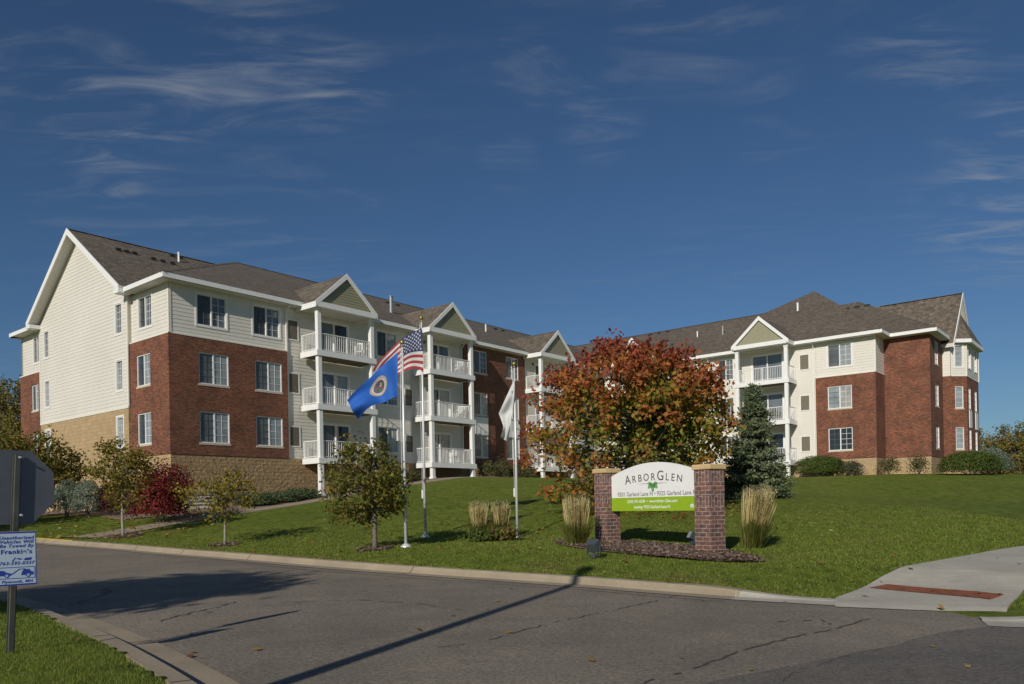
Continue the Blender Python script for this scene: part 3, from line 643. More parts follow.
for k in range(3):
    z0 = SILL+FH*k; window(FRt, *colR[0], z0, z0+WH, pane=PANES[1], rows=4)
    window(FRt, *FRb[0], z0, z0+WH, out=.14 if k < 2 else 0, brick=k < 2, pane=[PANES[2], PANES[3], PANES[0]][k], screen=[PANES[2], PANES[0], SCREENL][k])
    window(FE, *ew, z0, z0+WH, brick=True, sashes=1, pane=PANES[0])
    for fr_, hs in zip(bayfr, bayh):
        for w in hs: window(fr_, *w, z0, z0+WH, brick=k < 2, sashes=1, cols=1 if fr_ is bayfr[0] else 2, pane=PANES[0])
for w in bayh[1]:
    pb = MB(); bayfr[1].box(pb, w[0]-.05, w[1]+.05, .01, .05, SILL+WH+.01, SILL+FH-.135); pb.build('spandrel_panel', M['trim'], bld)
for t0, t1 in ((6.76, 7.38), (15.43, 16.0), (32.35, 32.95)):
    for k in range(3): louvre(FL, t0, t1, 5.3+FH*k, 6.33+FH*k)
for k in range(3): louvre(FRt, 16.9, 17.5, 5.3+FH*k, 6.33+FH*k)

# --- roofs (x along the left wing, y across)
RP = .475; RZ = EV+RP*10.1; AE = AR-.6; A48 = AE+10.1
rf = MB()
rf.poly([(-.6,-.6,EV), (A48,-.6,EV), (A48,9.5,RZ), (9.5,9.5,RZ)]); rf.poly([(-.6,18.95,EV), (-.6,15.3,EV), (.1,15.3,EV+RP*.7), (.1,3.7,EV+RP*.7), (-.6,3.7,EV), (-.6,-.6,EV), (9.5,9.5,RZ)]); rf.poly([(-.6,18.95,EV), (9.5,9.5,RZ), (A48,9.5,RZ), (A48+10.1,18.95,EV)])
rf.poly([(AE,9.5,EV), (AE,-22.6,EV), (A48,-12.5,RZ), (A48,9.5,RZ)]); rf.poly([(A48,9.5,RZ), (A48,-12.5,RZ), (A48+10.1,-22.6,EV), (A48+10.1,19.6,EV)]); rf.poly([(AE,-22.6,EV), (A48+10.1,-22.6,EV), (A48,-12.5,RZ)])
ap = (AR+12, -14.0, 19.75)
rf.poly([(AE,-22.6,EV), (AE,-5.4,EV), ap][::-1]); rf.poly([(AE,-5.4,EV), (AR+24.6,-5.4,EV), ap]); rf.poly([(AR+24.6,-22.6,EV), (AE,-22.6,EV), ap]); rf.poly([(AR+24.6,-5.4,EV), (AR+24.6,-22.6,EV), ap])
a3e = AR+2.1-.6; rc2 = AR+12.0; z3 = 18.22
rf.poly([(a3e,-15,EV), (a3e,-25.5,EV), (rc2,-17.6,z3), (rc2,-13,z3)]); xe = AR+6.05+6.6+.3; k3 = (z3-EV)/7.9; rf.poly([(a3e,-25.5,EV), (AR+6.1,-25.5,EV), (AR+6.1,-25.2,EV+.3*k3), (xe,-25.2,EV+.3*k3), (rc2,-17.6,z3)]); rf.poly([(xe,-25.2,EV), (xe,-13,EV), (rc2,-13,z3), (rc2,-17.6,z3)])
# gable roof of the left end and of the far right end: slabs with a soffit underneath
def gslab(mb, P, t=.26): mb.slab(P, t, 0, 1)
ga = -.80
gslab(rf, [(ga, GC-GH, GE), (9, GC-GH, GE), (9, GC, GZ), (ga, GC, GZ)]); gslab(rf, [(ga, GC, GZ), (9, GC, GZ), (9, GC+GH, GE), (ga, GC+GH, GE)])
hw = GW/2+.45; gb = GWB-.3; ge = GRZ-(GRZ-13.2)/(GW/2)*hw
gslab(rf, [(GRC-hw, gb, ge), (GRC, gb, GRZ), (GRC, -18.6, GRZ), (GRC-hw, -18.6, ge)]); gslab(rf, [(GRC, gb, GRZ), (GRC+hw, gb, ge), (GRC+hw, -18.6, ge), (GRC, -18.6, GRZ)])
# bay roof
bo = [(A3-.05, GWB-.05), (A3+.85, GWB-1.2), (A3+GW-.85, GWB-1.2), (A3+GW+.05, GWB-.05)]; bz = 13.06; top = (GRC, GWB-.02, 15.75)
tl, tr = (GRC-.3, GWB+.05, 15.7), (GRC+.3, GWB+.05, 15.7)
rf.poly([(*bo[0],bz), (*bo[1],bz), tl]); rf.poly([(*bo[1],bz), (*bo[2],bz), tr, tl]); rf.poly([(*bo[2],bz), (*bo[3],bz), tr])
fas = MB()
for p, q in zip(bo[:-1], bo[1:]):
    d = (Vector(q)-Vector(p)).normalized(); fr_ = Fr(p, d, (d.y, -d.x)); L_ = math.dist(p, q); fr_.box(fas, 0, L_, -.03, .02, bz-.26, bz)
fas.poly([(*bo[0],bz-.25), (*bo[1],bz-.25), (*bo[2],bz-.25), (*bo[3],bz-.25)], 1)
# eaves: fascia + gutter boxes and soffit sheets
def eave(x0, y0, x1, y1, nx, ny, w=.6, z=EV, mit0=0, mit1=0):
    fr_ = Fr((x0, y0), (x1-x0, y1-y0), (nx, ny)); L_ = math.hypot(x1-x0, y1-y0)
    fr_.box(fas, 0, L_, -.03, .02, SOF+.03, z-.012)
    fas.poly([fr_.p(0,0,SOF+.005), fr_.p(L_,0,SOF+.005), fr_.p(L_-mit1,-w,SOF+.005), fr_.p(mit0,-w,SOF+.005)], 1)
eave(-.6,-.6, AE,-.6, 0,-1, mit0=.6, mit1=-.6); eave(-.6,3.4, -.6,-.6, -1,0, mit1=.6); eave(-.6,18.95, -.6,15.55, -1,0, mit0=.6); eave(-.6,18.95, 20,18.95, 0,1)
eave(AE,-.6, AE,-22.6, -1,0, mit0=-.6, mit1=.6); eave(AE,-22.6, a3e,-22.6, 0,-1, mit0=.6, mit1=-.6); eave(a3e,-22.6, a3e,-25.5, -1,0, mit0=-.6, mit1=.6); eave(a3e,-25.5, GRC-hw+.05,-25.5, 0,-1, mit0=.6)
# rake boards
def rake(P, Q, nrm, h=.34, t=.05):
    P, Q, n = Vector(P), Vector(Q), Vector(nrm)
    fas.hexa([P-Vector((0,0,h)), Q-Vector((0,0,h)), Q-Vector((0,0,h))+n*t, P-Vector((0,0,h))+n*t, P+Vector((0,0,.02)), Q+Vector((0,0,.02)), Q+Vector((0,0,.02))+n*t, P+Vector((0,0,.02))+n*t])
rake((ga,GC-GH,GE), (ga,GC,GZ), (-1,0,0)); rake((ga,GC,GZ), (ga,GC+GH,GE), (-1,0,0)); rake((GRC-hw,gb,ge), (GRC,gb,GRZ), (0,-1,0)); rake((GRC,gb,GRZ), (GRC+hw,gb,ge), (0,-1,0))
fas.box(ga-.04, -.2, GC-GH-.02, GC-GH+.55, GE-.36, GE-.14); fas.box(ga-.04, -.2, GC+GH-.55, GC+GH+.02, GE-.36, GE-.14)
roof = rf.build('roof', [M['shingle'], M['soffit']], bld, uvmode='roof'); fas.build('fascia', [M['trim'], M['soffit']], bld)
# ridge caps, vents and stacks
cap = MB()
for P, Q in (((9.5,9.5,RZ),(A48,9.5,RZ)), ((A48,9.5,RZ),(A48,-11.7,RZ)), ((-.6,-.6,EV),(9.5,9.5,RZ)), ((ga,GC,GZ),(8.6,GC,GZ)), ((AE,-22.6,EV),ap), ((GRC,gb,GRZ),(GRC,-20,GRZ)), ((AE,-5.4,EV),ap), ((a3e,-25.5,EV),(rc2,-17.6,z3))):
    P, Q = Vector(P), Vector(Q); d = (Q-P).normalized(); n = d.cross(Vector((0,0,1))).normalized()*.14
    for s in (-1, 1): cap.poly([P+Vector((0,0,.035)), Q+Vector((0,0,.035)), Q+n*s-Vector((0,0,.03)), P+n*s-Vector((0,0,.03))])
cap.build('ridge_cap', M['shingle'], roof, uvmode='roof', recalc=False)
zl = lambda x, y: EV+RP*(y+.6)
zR = lambda x, y: EV+RP*(x-AE)
gsl = lambda x, y: GE+sl_*(y-(GC-GH))
for x, y, f in ((1.3,8.1,gsl),(1.75,8.1,gsl),(2.2,8.1,gsl),(3.2,7.9,gsl),(3.75,7.9,gsl),(4.35,7.9,gsl),(5.0,9.15,gsl),(5.5,9.15,gsl),(20.9,7.6,zl),(21.9,7.6,zl),(33.4,7.7,zl),(34.4,7.7,zl),(48.2,.2,None),(48.2,-.7,None),(48.2,-1.6,None)):
    v = MB()
    if f is None: x = A48-.75; f = zR
    z = f(x, y); v.box(x-.14, x+.14, y-.14, y+.14, z-.12, z+.09); v.build('box_vent', M['dark'], roof, bevel=.02)
for y in (-17.2, -18.0, -18.8):
    x = AR+10.2; z = 13.2+(x-a3e)*(z3-EV)/(rc2-a3e); v = MB(); v.box(x-.14, x+.14, y-.2, y+.2, z-.12, z+.10); v.build('box_vent', M['dark'], roof, bevel=.02)
for x, y, f, h, r in ((5.1,8.5,gsl,.5,.06),(17.4,3.3,zl,1.05,.13),(29.1,5.0,zl,.5,.06),(44.3-.5,-6.3,zR,.4,.06),(43.0-.5,-9.2,zR,.8,.10),(45.6,-14.3,None,.55,.08)):
    z = f(x, y) if f else EV+.524*(x-AE); v = MB(); v.tube([(x,y,z-.1),(x,y,z+h)], r, 10); v.tube([(x,y,z+h),(x,y,z+h+.06)], r*1.25, 10); v.build('vent_pipe', M['trim'] if r < .10 else M['grey'], roof)

# --- balconies with porticos
def balcony_stack(fr, c, half, door, gbase=13.05, gpk=14.95, dl=1.65, ground=None):
    s0, s1 = c-half, c+half
    for s in (s0, s1):
        q = fr.p(s, dl-.05, 0); wx, wy = bw(q[0], q[1]); zg = T(wx, wy); col = MB(); fr.box(col, s-.125, s+.125, dl-.27, dl-.025, zg-.3, 12.84); fr.box(col, s-.155, s+.155, dl-.30, dl+.0, 12.72, 12.85); fr.box(col, s-.17, s+.17, dl-.32, dl+.02, zg-.2, zg+.12)
        col.build('column', M['trim'], bld, bevel=.012)
    for k in range(3):
        zf = ZB+FH*k-.02; d = MB(); fr.box(d, s0-.2, s1+.2, .16, dl-.02, zf-.24, zf, 0); fr.box(d, s0-.23, s1+.23, dl-.02, dl+.03, zf-.30, zf+.01, 1); fr.box(d, s0-.23, s0-.2, .16, dl-.02, zf-.30, zf+.01, 1); fr.box(d, s1+.2, s1+.23, .16, dl-.02, zf-.30, zf+.01, 1)
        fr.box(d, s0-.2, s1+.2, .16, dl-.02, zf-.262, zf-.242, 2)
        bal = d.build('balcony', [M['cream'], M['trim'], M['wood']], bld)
        r = MB()
        def run(A, B):
            (sa, oa), (sb, ob) = A, B; L_ = math.hypot(sb-sa, ob-oa); n = max(2, int(L_/.125)); dx, dy = (sb-sa)/L_, (ob-oa)/L_
            for zz0, zz1, hw_ in ((zf+.94, zf+.98, .03), (zf+.08, zf+.11, .018)):
                if abs(dx) > abs(dy): fr.box(r, sa, sb, oa-hw_, oa+hw_, zz0, zz1)
                else: fr.box(r, sa-hw_, sa+hw_, oa, ob, zz0, zz1)
            for i in range(n+1):
                s_, o_ = sa+dx*L_*i/n, oa+dy*L_*i/n; w_ = .035 if i % 14 == 0 else .0105; fr.box(r, s_-w_, s_+w_, o_-w_, o_+w_, zf+.005, zf+.93)
        run((s0+.13, dl-.12), (s1-.13, dl-.12)); run((s0-.1, .2), (s0-.1, dl-.12)); run((s1+.1, .2), (s1+.1, dl-.12))
        r.build('railing', M['trim'], bal)
        d0, d1, dz0, dz1 = door[k]; w = MB(); md = (d0+d1)/2; o = -.08; kk = random.random()
        w.poly([fr.p(d0+.04,o,dz0+.05), fr.p(md,o,dz0+.05), fr.p(md,o,dz1-.05), fr.p(d0+.04,o,dz1-.05)], 0); w.poly([fr.p(md,o+.02,dz0+.05), fr.p(d1-.04,o+.02,dz0+.05), fr.p(d1-.04,o+.02,dz1-.05), fr.p(md,o+.02,dz1-.05)], 1)
        pd = w.build('patio_door', [SCREEN if kk < .55 else PANES[1], random.choice([PANES[0], PANES[0], PANES[3], PANES[1], PANES[2]])], bld, recalc=False); f = MB()
        for a, b, z0, z1 in ((d0,d0+.06,dz0,dz1),(d1-.06,d1,dz0,dz1),(d0+.06,d1-.06,dz1-.06,dz1),(d0+.06,d1-.06,dz0,dz0+.06),(md-.04,md+.04,dz0+.06,dz1-.06)): fr.box(f, a, b, -.10, .012, z0, z1)
        for a, b, z0, z1 in ((d0-.09,d0,dz0,dz1+.09),(d1,d1+.09,dz0,dz1+.09),(d0,d1,dz1,dz1+.09)): fr.box(f, a, b, .002, .035, z0, z1)
        f.build('frame', M['trim'], pd)
        lamp = MB(); ls = c-.95 if fr is FL else c+1.3; fr.box(lamp, ls-.06, ls+.06, .003, .12, zf+1.95, zf+2.15); lamp.build('wall_lamp', M['grey'], bld, bevel=.02)
    hw_ = half+.29; zt = gpk; g = MB(); ob = dl+.17; c0 = c; c = c-(.10 if fr is FL else 0)
    back_in = -(zt-EV)/RP+.6-.5   # run the little roof back into the main slope
    for a in (-1, 1):
        P = [fr.p(c, ob, zt), fr.p(c, back_in, zt), fr.p(c+a*hw_, back_in, gbase), fr.p(c+a*hw_, ob, gbase)]; g.slab(P, .1, 0, 1)
    pg = g.build('portico_roof', [M['shingle'], M['trim']], bld, uvmode='roof'); t = MB(); th = .26
    for a in (-1, 1):
        n = fr.N; P0, P1 = Vector(fr.p(c, ob, zt+.01)), Vector(fr.p(c+a*(hw_+.02), ob, gbase+.01)); dn = Vector((0,0,th*1.15))
        t.hexa([P0-dn, P1-dn, P1-dn+n*.06, P0-dn+n*.06, P0, P1, P1+n*.06, P0+n*.06])
        fr.box(t, c+a*hw_-(.05 if a > 0 else 0), c+a*hw_+(0 if a > 0 else .05), -.55, ob, gbase-.30, gbase-.09)
    fr.box(t, c-hw_+.12, c+hw_-.12, ob-.22, ob+.055, gbase-.27, gbase+.02)
    t.build('gable_trim', M['trim'], pg); s_ = MB(); fr.gable(s_, c-hw_+.08, c+hw_-.08, c, gbase, zt-.06, ob-.08, .15); s_.build('gable_siding', M['green'], pg, recalc=False)
    ce = MB(); ce.poly([fr.p(c-hw_, -.02, gbase-.2), fr.p(c+hw_, -.02, gbase-.2), fr.p(c+hw_, ob, gbase-.2), fr.p(c-hw_, ob, gbase-.2)]); ce.build('portico_ceiling', M['soffit'], pg)
for c in doorsL: balcony_stack(FL, c, 1.88, door_h(c))
for c in doorsR: balcony_stack(FRt, c, 1.83, doorR(c), gbase=13.2, gpk=15.15)
for fr_, s_ in ((FL, 6.63), (FL, 20.72), (FL, 27.7), (FRt, 9.8), (FRt, 17.86)):
    dn = MB(); fr_.box(dn, s_-.04, s_+.04, .02, .09, 4.4, 12.6); q0, q1, q2_ = fr_.p(s_, .055, 12.58), fr_.p(s_, .3, 12.86), fr_.p(s_, .56, 12.98); dn.tube([q0, q1, q2_], .045, 6); dn.build('downspout', M['casing'], bld)
# low louvred vent in the block base near the corner
lv = MB()
FL.box(lv, .55, 2.2, .101, .18, 1.9, 2.05)
for k in range(5): FL.box(lv, .55, 2.2, .101, .2, 2.12+k*.16, 2.21+k*.16)
lv.build('base_louvre', M['cream'], bld)

# --- chairs on the balconies
def chair_parts(root, mat, slats):
    s = MB(); s.box(-.24, .24, -.23, .23, .40, .45); s.build('seat', mat, root, bevel=.01)
    b = MB(); b.box(-.24, -.2, .21, .26, .40, .92); b.box(.2, .24, .21, .26, .40, .92); b.box(-.2, .2, .215, .255, .84, .92)
    for i in range(slats): x = -.16+.32*i/(slats-1); b.box(x-.022, x+.022, .225, .25, .45, .84)
    b.build('backrest', mat, root)
    for sx in (-1, 1):
        for sy in (-1, 1): l = MB(); l.tube([(sx*.21, sy*.2, .40), (sx*.24, sy*.24, 0)], .02, 6); l.build('leg', mat, root)
        a = MB(); a.box(sx*.26-.03, sx*.26+.03, -.22, .22, .62, .65); a.box(sx*.26-.02, sx*.26+.02, -.2, -.16, .42, .62); a.build('armrest', mat, root)
def copy_tree(o, parent=None):
    c = o.copy(); COL.objects.link(c); c.parent = parent
    for ch in [k for k in o.children]: copy_tree(ch, c)
    return c
w_ch = empty('patio_chair'); chair_parts(w_ch, M['rug'], 4); d_ch = empty('patio_chair'); chair_parts(d_ch, M['chairdark'], 5)
def put_chair(src, fr, s, out, k, rz, label, first):
    o = src if first else copy_tree(src); q = fr.p(s, out, 0); x, y = bw(q[0], q[1]); o.location = (x, y, ZB+FH*k-.02); o.rotation_euler = (0, 0, YAW+rz); tag(o, label, 'chair', 'chairs left out on the balconies'); return o
put_chair(w_ch, FL, 11.0, .9, 2, R(140), 'white slatted chair on the top balcony of the building corner nearest the flags, left stack', True)
put_chair(w_ch, FL, 19.4, 1.0, 2, R(160), 'white slatted chair at the right end of the top balcony beside the striped flag', False)
put_chair(w_ch, FL, 19.5, 1.0, 1, R(150), 'white slatted chair at the right end of the middle balcony behind the flag poles', False)
put_chair(w_ch, FL, 18.6, 1.0, 0, R(180), 'white slatted chair on the lowest balcony behind the flag poles', False)
put_chair(d_ch, FRt, 15.4, .9, 1, R(60), 'dark slatted chair on the middle balcony behind the spruce tip', True)
put_chair(d_ch, FRt, 15.9, .9, 0, R(80), 'dark slatted chair on the lowest balcony to the right of the spruce', False)

# ------------------------------------------------------------------ foliage helpers
def leaf_obj(name, C, size, col, mat, parent=None, elong=1.25, up=None, loc=(0,0,0), axis=None):
    """one mesh of small bent leaf faces. C (n,3), size (n,), col (n,3)"""
    n = len(C); size = np.broadcast_to(np.asarray(size, float), (n,))
    nrm = RNG.normal(size=(n, 3)) if up is None else up+RNG.normal(size=(n, 3))*.55
    nrm /= np.linalg.norm(nrm, axis=1, keepdims=True)+1e-9
    t = RNG.normal(size=(n, 3)) if axis is None else axis+RNG.normal(size=(n, 3))*.18
    t -= nrm*(t*nrm).sum(1, keepdims=True); t /= np.linalg.norm(t, axis=1, keepdims=True)+1e-9; b = np.cross(nrm, t)
    h = size[:, None]*.5; e = elong
    v = np.stack([C-t*h*e, C+b*h*.8+nrm*h*.12, C+t*h*e, C-b*h*.8+nrm*h*.12], 1).reshape(-1, 3)
    me = bpy.data.meshes.new(name); me.vertices.add(4*n); me.vertices.foreach_set('co', v.astype(np.float32).ravel())
    me.loops.add(4*n); me.loops.foreach_set('vertex_index', np.arange(4*n, dtype=np.int32)); me.polygons.add(n)
    me.polygons.foreach_set('loop_start', np.arange(0, 4*n, 4, dtype=np.int32)); me.polygons.foreach_set('loop_total', np.full(n, 4, np.int32))
    me.update(calc_edges=True)
    at_ = me.attributes.new('Col', 'FLOAT_COLOR', 'FACE'); at_.data.foreach_set('color', np.c_[col, np.ones(n)].astype(np.float32).ravel())
    me.materials.append(mat); o = bpy.data.objects.new(name, me); COL.objects.link(o); o.location = loc
    if parent: o.parent = parent
    return o
def pick(pal, w, n, jit=.18):
    pal = np.array(pal); i = RNG.choice(len(pal), n, p=np.array(w)/sum(w)); c = pal[i]*(1+RNG.normal(size=(n, 1))*jit)*(1+RNG.normal(size=(n, 3))*.05); return np.clip(c, .004, .9)
def lumps(k=9, amp=.28):
    D = RNG.normal(size=(k, 3)); D /= np.linalg.norm(D, axis=1, keepdims=True); A = RNG.uniform(-.6, 1, k)*amp
    return lambda d: 1+(A[None]*np.exp(-((1-d@D.T)*3.2))).sum(1)
def tree(name, label, cat, x, y, h, rx, z0, leaf_n, leaf, palf, clusters=90, cr=.42, trunk_r=.08, group=None, bark='bark', fork=.35, asym=(0, 0), shell=.5, lump=.3, limbs=None, ry=None, keep=None, spikes=0):
    zg = T(x, y); root = empty(name, (x, y, zg)); tag(root, label, cat, group)
    ctr = np.array([asym[0], asym[1], (h+z0)/2]); rad = np.array([rx, ry or rx, (h-z0)/2]); L = lumps(amp=lump)
    D = RNG.normal(size=(clusters, 3)); D /= np.linalg.norm(D, axis=1, keepdims=True); rr = RNG.random(clusters)**shell; CC = ctr+D*rad*(rr*L(D))[:, None]
    # squarer bottom
    tb = MB(); fk = z0+(h-z0)*.12; lean = RNG.normal(size=2)*.04*h
    P0 = Vector((0, 0, -.1)); P1 = Vector((lean[0]*.3, lean[1]*.3, fk)); tb.tube([P0, (0, 0, .15), (lean[0]*.1, lean[1]*.1, fk*.5), P1], [trunk_r*1.5, trunk_r*1.1, trunk_r, trunk_r*.8], 8)
    top = Vector((asym[0]+lean[0], asym[1]+lean[1], h*.93)); lead = [P1, P1.lerp(top, .35)+Vector(RNG.normal(size=3)*.05*rx), P1.lerp(top, .7)+Vector(RNG.normal(size=3)*.05*rx), top]; tb.tube(lead, [trunk_r*.8, trunk_r*.5, trunk_r*.28, trunk_r*.08], 7)
    for i in range(limbs or clusters):
        c = Vector(CC[i % clusters]); f = min(.95, max(0, ((c.z-z0)/(h-z0))*.75-.08)); s = P1.lerp(top, f) if f > 0 else Vector((0, 0, fk*.9))
        m = s.lerp(c, .5)+Vector((0, 0, -.06*rx))+Vector(RNG.normal(size=3)*.07*rx); r_ = trunk_r*(.34 if i % 5 else .5)*(1-.5*f)
        tb.tube([s, m, c], [r_, r_*.6, r_*.15], 5, cap=False)
    per = leaf_n//clusters; pts = (CC[:, None]+RNG.normal(size=(clusters, per, 3))*cr*np.array([1, 1, .8])).reshape(-1, 3)
    for _ in range(spikes):   # shoots that stand out of the crown
        a = RNG.uniform(0, 2*math.pi); e = RNG.uniform(.15, 1.35); dd = np.array([math.cos(a)*math.cos(e), math.sin(a)*math.cos(e), math.sin(e)]); b0 = ctr+dd*rad*(.78*float(L(dd[None])[0])); ln_ = RNG.uniform(.25, .75)*rx*.28; d2 = dd*.5+np.array([0, 0, .75]); k = int(ln_*90)
        pts = np.concatenate([pts, b0+np.linspace(0, 1, k)[:, None]*d2*ln_+RNG.normal(size=(k, 3))*.085]); tb.tube([tuple(b0-dd*.5), tuple(b0), tuple(b0+d2*ln_)], [.02, .014, .005], 5, cap=False)
    rel = (pts-ctr)/rad
    tb.build('trunk', M[bark], root, smooth=True, recalc=False)
    if keep is not None: ok = keep(pts); pts = pts[ok]; rel = rel[ok]
    col = palf(rel, len(pts)); leaf_obj('crown', pts, leaf*RNG.uniform(.7, 1.3, len(pts)), col, M['leaf'], root)
    return root
RED = (.235, .052, .032); RUST = (.29, .095, .034); ORG = (.36, .15, .032); GOLD = (.27, .19, .026); OLV = (.15, .15, .028); GRN = (.085, .115, .022)
def maple_pal(rel, n):
    r = np.linalg.norm(rel, axis=1); up = rel[:, 2]; w = np.sin(rel[:, 0]*6+1)*np.sin(rel[:, 1]*5+2)*np.sin(rel[:, 2]*7)
    t = np.clip(.44+.30*up+.85*(r-.74)+.18*w+RNG.normal(size=n)*.10, 0, 1)[:, None]
    st = [(0, (.15, .20, .034)), (.30, (.21, .225, .038)), (.48, (.31, .22, .036)), (.63, (.42, .175, .042)), (.80, (.38, .110, .044)), (1.0, (.27, .060, .044))]
    xs_ = [a for a, _ in st]; c = np.concatenate([np.interp(t, xs_, [v[k] for _, v in st]) for k in range(3)], 1)
    return np.clip(c*(1+RNG.normal(size=(n, 1))*.16), .01, .9)
def locust_pal(rel, n): return pick([(.16, .165, .030), (.19, .18, .032), (.11, .13, .026), (.24, .17, .036), (.19, .11, .03)], [4, 3, 3, 2, 1], n)
q = at(640, 492, 29); tree('maple_tree', 'large round maple in red, rust and gold autumn leaf standing behind the white entrance sign', 'tree', q.x, q.y, 6.2, 3.75, .55, 33000, .14, maple_pal, clusters=300, cr=.24, trunk_r=.14, limbs=220, shell=.45, lump=.40, spikes=46, keep=lambda p: (np.sin(p[:, 0]*2.6+1)*np.sin(p[:, 1]*2.3)*np.sin(p[:, 2]*3.1+.5)+RNG.normal(size=len(p))*.13) > -.20)
q = at(375, 550, 21); tree('crabapple_tree', 'small dense olive leaved tree with dark trunk standing left of the flag poles', 'tree', q.x, q.y, 2.75, 1.05, .72, 7200, .08, locust_pal, clusters=88, cr=.15, trunk_r=.06, asym=(-.13, 0), lump=.38, shell=.48, spikes=12, keep=lambda p: (np.sin(p[:, 0]*7+1)*np.sin(p[:, 1]*6)*np.sin(p[:, 2]*8+.5)+RNG.normal(size=len(p))*.15) > -.25)
def thin_pal(rel, n): return pick([(.29, .22, .026), (.21, .175, .028), (.14, .13, .026), (.36, .25, .035)], [3, 3, 2, 1], n)
q = at(225, 545, 25); tree('sapling', 'thin sapling with sparse yellow leaves on the lawn below the block wall', 'tree', q.x, q.y, 2.2, 1.0, .95, 1750, .085, thin_pal, clusters=60, cr=.13, trunk_r=.036, bark='palebark', lump=.4, shell=.5)
def amber_pal(rel, n): return pick([(.25, .20, .028), (.19, .165, .026), (.28, .16, .035), (.15, .145, .026)], [3, 3, 1, 2], n)
q = at(123, 534, 30); tree('ornamental_tree', 'slender pale trunked tree with golden leaves in front of the red bushes', 'tree', q.x, q.y, 3.8, 1.15, 1.2, 3100, .095, amber_pal, clusters=64, cr=.19, trunk_r=.05, bark='palebark', lump=.5, shell=.5)
def olive_pal(rel, n): return pick([(.17, .16, .028), (.12, .125, .026), (.24, .18, .03), (.20, .13, .03)], [3, 3, 2, 1], n)
q = at(25, 512, 38); tree('ornamental_tree', 'broad olive and gold tree behind the stop sign at the gable end', 'tree', q.x, q.y, 3.75, 2.0, .4, 15000, .12, olive_pal, clusters=170, cr=.27, trunk_r=.09, lump=.35)
# trees standing beyond the building, left and right edge
def back_pal(rel, n): return pick([(.20, .185, .045), (.28, .21, .05), (.31, .19, .05), (.14, .145, .035)], [3, 3, 1, 2], n)  # this palette and the next are lightened: distance haze put into leaf colour
def back_pal2(rel, n): return pick([(.20, .18, .06), (.26, .20, .07), (.15, .145, .045), (.27, .18, .055)], [3, 2, 3, 1], n)
for i, (px, py, d, h, rx, n, lab) in enumerate(((6, 500, 80, 14.2, 4.9, 15000, 'tall half bare tree rising behind the left gable end'), (-34, 500, 84, 11.5, 4.4, 9000, 'tall golden tree at the left edge of the photo, behind the gable end'),
        (974, 474, 120, 9.3, 2.2, 6000, 'bushy tree just right of the far brick bay'), (1001, 474, 124, 10.6, 2.0, 4200, 'tall narrow thinly leaved tree, the highest beyond the right lawn'), (1024, 474, 118, 9.4, 2.6, 6500, 'golden rounded tree at the right edge of the photo beyond the lawn'), (988, 474, 128, 5.6, 3.0, 7000, 'low dark green tree filling the gap right of the bay'), (1044, 474, 126, 10.0, 3.2, 6000, 'tree standing past the right edge beyond the lawn'), (1012, 474, 116, 5.4, 3.0, 6500, 'low bushy tree under the tall narrow one beyond the lawn'))):
    q = at(px, py, d); tree('background_tree', lab, 'tree', q.x, q.y, h-(T(q.x, q.y)-1.75)*0, rx, h*.12, n, .26 if d > 100 else .22, back_pal if i % 2 == 0 else back_pal2, clusters=110, cr=.42, trunk_r=.14, limbs=110, lump=.35, shell=.55, group='trees beyond the building')

# trees out of the picture to the left that throw the shade on the drive, the signs and the far lawn
def gpal(rel, n): return pick([(.06, .085, .02), (.09, .10, .02)], [3, 2], n)
tree('shade_tree', 'full green street tree on the corner lawn behind the camera, shading the signs', 'tree', -13.5, -1.9, 10.1, 2.0, 6.9, 5200, .22, gpal, clusters=80, cr=.34, trunk_r=.12, limbs=50)
tree('shade_tree', 'green tree at the left of the drive, outside the photo, shading the far lawn', 'tree', -24.6, 27.6, 5.7, 2.5, 1.2, 5200, .22, gpal, clusters=80, cr=.42, trunk_r=.12, limbs=50)

# spruce
def spruce(px, py, d, h, r):
    q = at(px, py, d); x, y = q.x, q.y; root = empty('spruce_tree', (x, y, T(x, y))); tag(root, 'dark blue-green spruce with a pointed top beside the right brick pillar', 'tree')
    t = MB(); t.tube([(0,0,-.1),(0,0,h*.5),(0,0,h)], [.09,.06,.01], 8); Cs, Ax, Cl = [], [], []
    for i in range(330):
        f = RNG.random()**1.25; z = .18+f*(h-.25); L_ = (r*(1-f)**.92+.05)*RNG.uniform(.72, 1.12); a = RNG.uniform(0, 2*math.pi); dr = np.array([math.cos(a), math.sin(a), 0]); sag = -.22+.75*f**2
        n = int(20+88*L_/r); u = RNG.random(n)**.6; wob = RNG.normal(size=(n, 3))*np.c_[.05+.09*(1-u)*0+.055*u, .05+.055*u, .035+.02*u]
        P = np.array([0, 0, z])+dr[None]*(u*L_)[:, None]; P[:, 2] += sag*u*L_+.12*(u**3)*L_; P += wob; Cs.append(P); Ax.append(np.repeat((dr+np.array([0, 0, sag+.25*f]))[None], n, 0)+RNG.normal(size=(n, 3))*.35)
        tip = (u > .8)[:, None]; Cl.append(np.where(tip, pick([(.15, .19, .10), (.16, .185, .09)], [1, 1], n), pick([(.095, .13, .065), (.105, .135, .07)], [1, 1], n)))
        if L_ > .3: t.tube([(0,0,z), tuple(np.array([0,0,z])+dr*L_*.8+np.array([0,0,sag*L_*.75]))], [.018, .006], 4, cap=False)
    t.build('trunk', M['bark'], root, recalc=False); C = np.concatenate(Cs); leaf_obj('crown', C, .085*RNG.uniform(.7, 1.3, len(C)), np.concatenate(Cl), M['needle'], root, elong=1.7, axis=np.concatenate(Ax))
spruce(755, 496, 33, 4.7, 1.5)

